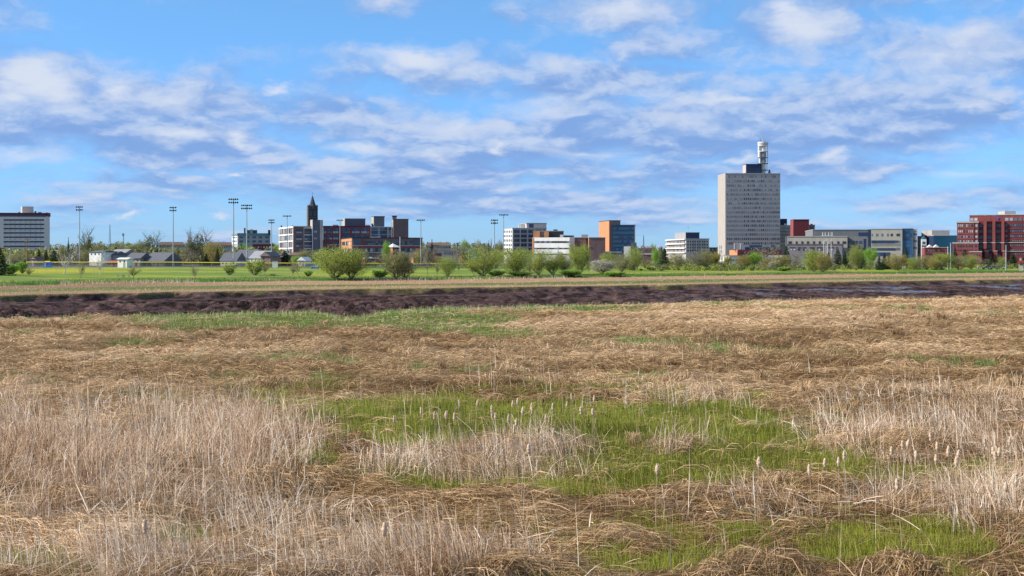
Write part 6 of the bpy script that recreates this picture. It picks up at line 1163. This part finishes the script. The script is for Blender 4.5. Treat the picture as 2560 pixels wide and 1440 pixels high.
ORD = ['leftmost', 'second from the left', 'third from the left', 'fourth from the left', 'fifth from the left', 'sixth from the left', 'seventh from the left', 'eighth from the left', 'ninth from the left', 'tenth from the left', 'eleventh from the left', 'twelfth from the left', 'thirteenth from the left', 'fourteenth from the left']
CL = [
 ('F', 'at the bright green patch left end', [(988,1022,.7),(1053,1014,.5),(1086,1029,.7),(1115,1018,1.5),(1128,1019,.9),(1158,1000,.5),(1188,1004,.8)]),
 ('F', 'amid the bright green patch', [(1212,1018,.6),(1236,1012,.9),(1246,1024,.8),(1262,1028,.8),(1268,1053,.7),(1272,1003,.9),(1286,1034,1),(1292,998,1.2),(1296,1015,1.5),(1312,1002,.6),(1334,1012,.6)]),
 ('F', 'right of the bright green middle', [(1356,1024,.7),(1380,1009,.8),(1386,1054,.8),(1402,1008,.5),(1443,1000,.7),(1470,1016,1.3),(1480,1001,1.2),(1489,1027,1.4)]),
 ('F', 'over the grey reed clump mid picture', [(1304,1110,1.7)]), ('F', 'beside the tall stalk right of centre', [(1640,1156,1.4)]),
 ('F', 'above the flattened grass right of the green patch', [(1594,919,.8),(1604,928,.7)]),
 ('F', 'on green grass below the brown mounds', [(1896,1131,1.7),(2034,1156,1.2),(2048,1134,1.1),(2097,1133,1),(2115,1119,1.1)]),
 ('F', 'among the brown mounds at right', [(2238,1104,1.3),(2250,1094,1.5),(2269,1092,1.1),(2304,1120,1.4),(2258,1186,1),(2343,1094,1.2),(2350,1074,1.2)]),
 ('F', 'in the stalk stand near the right edge', [(2347,1130,1.2),(2366,1106,1.5),(2372,1115,1.1),(2388,1141,1.4),(2483,1118,1.4),(2485,1092,1),(2500,1120,1.4),(2508,1117,1.2),(2523,1093,1.1),(2525,1197,1.3)]),
 ('F', 'in the grey reeds at bottom left', [(378,1284,1.2),(213,1040,1),(960,1293,1.4)]),
 ('S', 'in the row above the left reeds', [(62,926,1),(72,915,.9),(301,958,1.2),(322,955,.9),(330,952,1.2),(336,948,1.3),(341,953,1.2),(357,966,1.2),(374,970,1),(400,974,1.2)]),
 ('S', 'between left reeds and green strip', [(424,976,1.2),(430,982,1.2),(466,960,1),(483,988,1.2),(492,965,1.2),(500,945,1.2),(528,943,1.5),(531,968,1.4),(545,948,1.3),(546,972,1.4),(561,958,1.1)]),
 ('S', 'before the low brown tuft left of centre', [(570,966,1.1),(592,955,1.1),(597,979,1.2),(605,956,1),(614,949,1.1),(628,945,1),(622,962,1)]),
 ('S', 'over the brown grass at far right', [(2206,982,1.2),(2273,930,1.1),(2465,930,1.2),(2478,912,1.1),(2132,905,1),(2126,915,.9)]),
]
fi = {'F': 0, 'S': 0}
for kind, where, pts in CL:
    pts = sorted(pts); n = len(pts)
    for i, (px, py, s) in enumerate(pts):
        hgt = 1.75 if kind == 'F' else 1.55; hgt *= random.uniform(.93, 1.07)
        Y = F * (H - hgt - .05) / (py - YH); x = X_at(px, Y); zb = gz(x, Y)
        P = (FAT if kind == 'F' else SLIM); T = P[fi[kind] % len(P)]; fi[kind] += 1
        sz = (.55 + .45 * s); sc = (sz, sz, (hgt + .0) / 2.0)
        nm = 'fluffy' if kind == 'F' else 'slim pale'
        lb = (f'{nm} cattail {where}' if n == 1 else f'{ORD[i]} {nm} cattail {where}')
        if not T[2]: T[2] = True; r = T[0]; r.location = (x, Y, zb); r.scale = sc; tag(r, lb, 'cattail', 'cattails standing in the marsh'); r.rotation_euler = (random.gauss(0, .05), random.gauss(0, .07), random.uniform(0, 6.28))
        else: r = dup(T[0], T[1], (x, Y, zb), lb, random.uniform(0, 6.28), sc, 'cattails standing in the marsh', 'cattail'); r.rotation_euler = (random.gauss(0, .05), random.gauss(0, .07), random.uniform(0, 6.28))
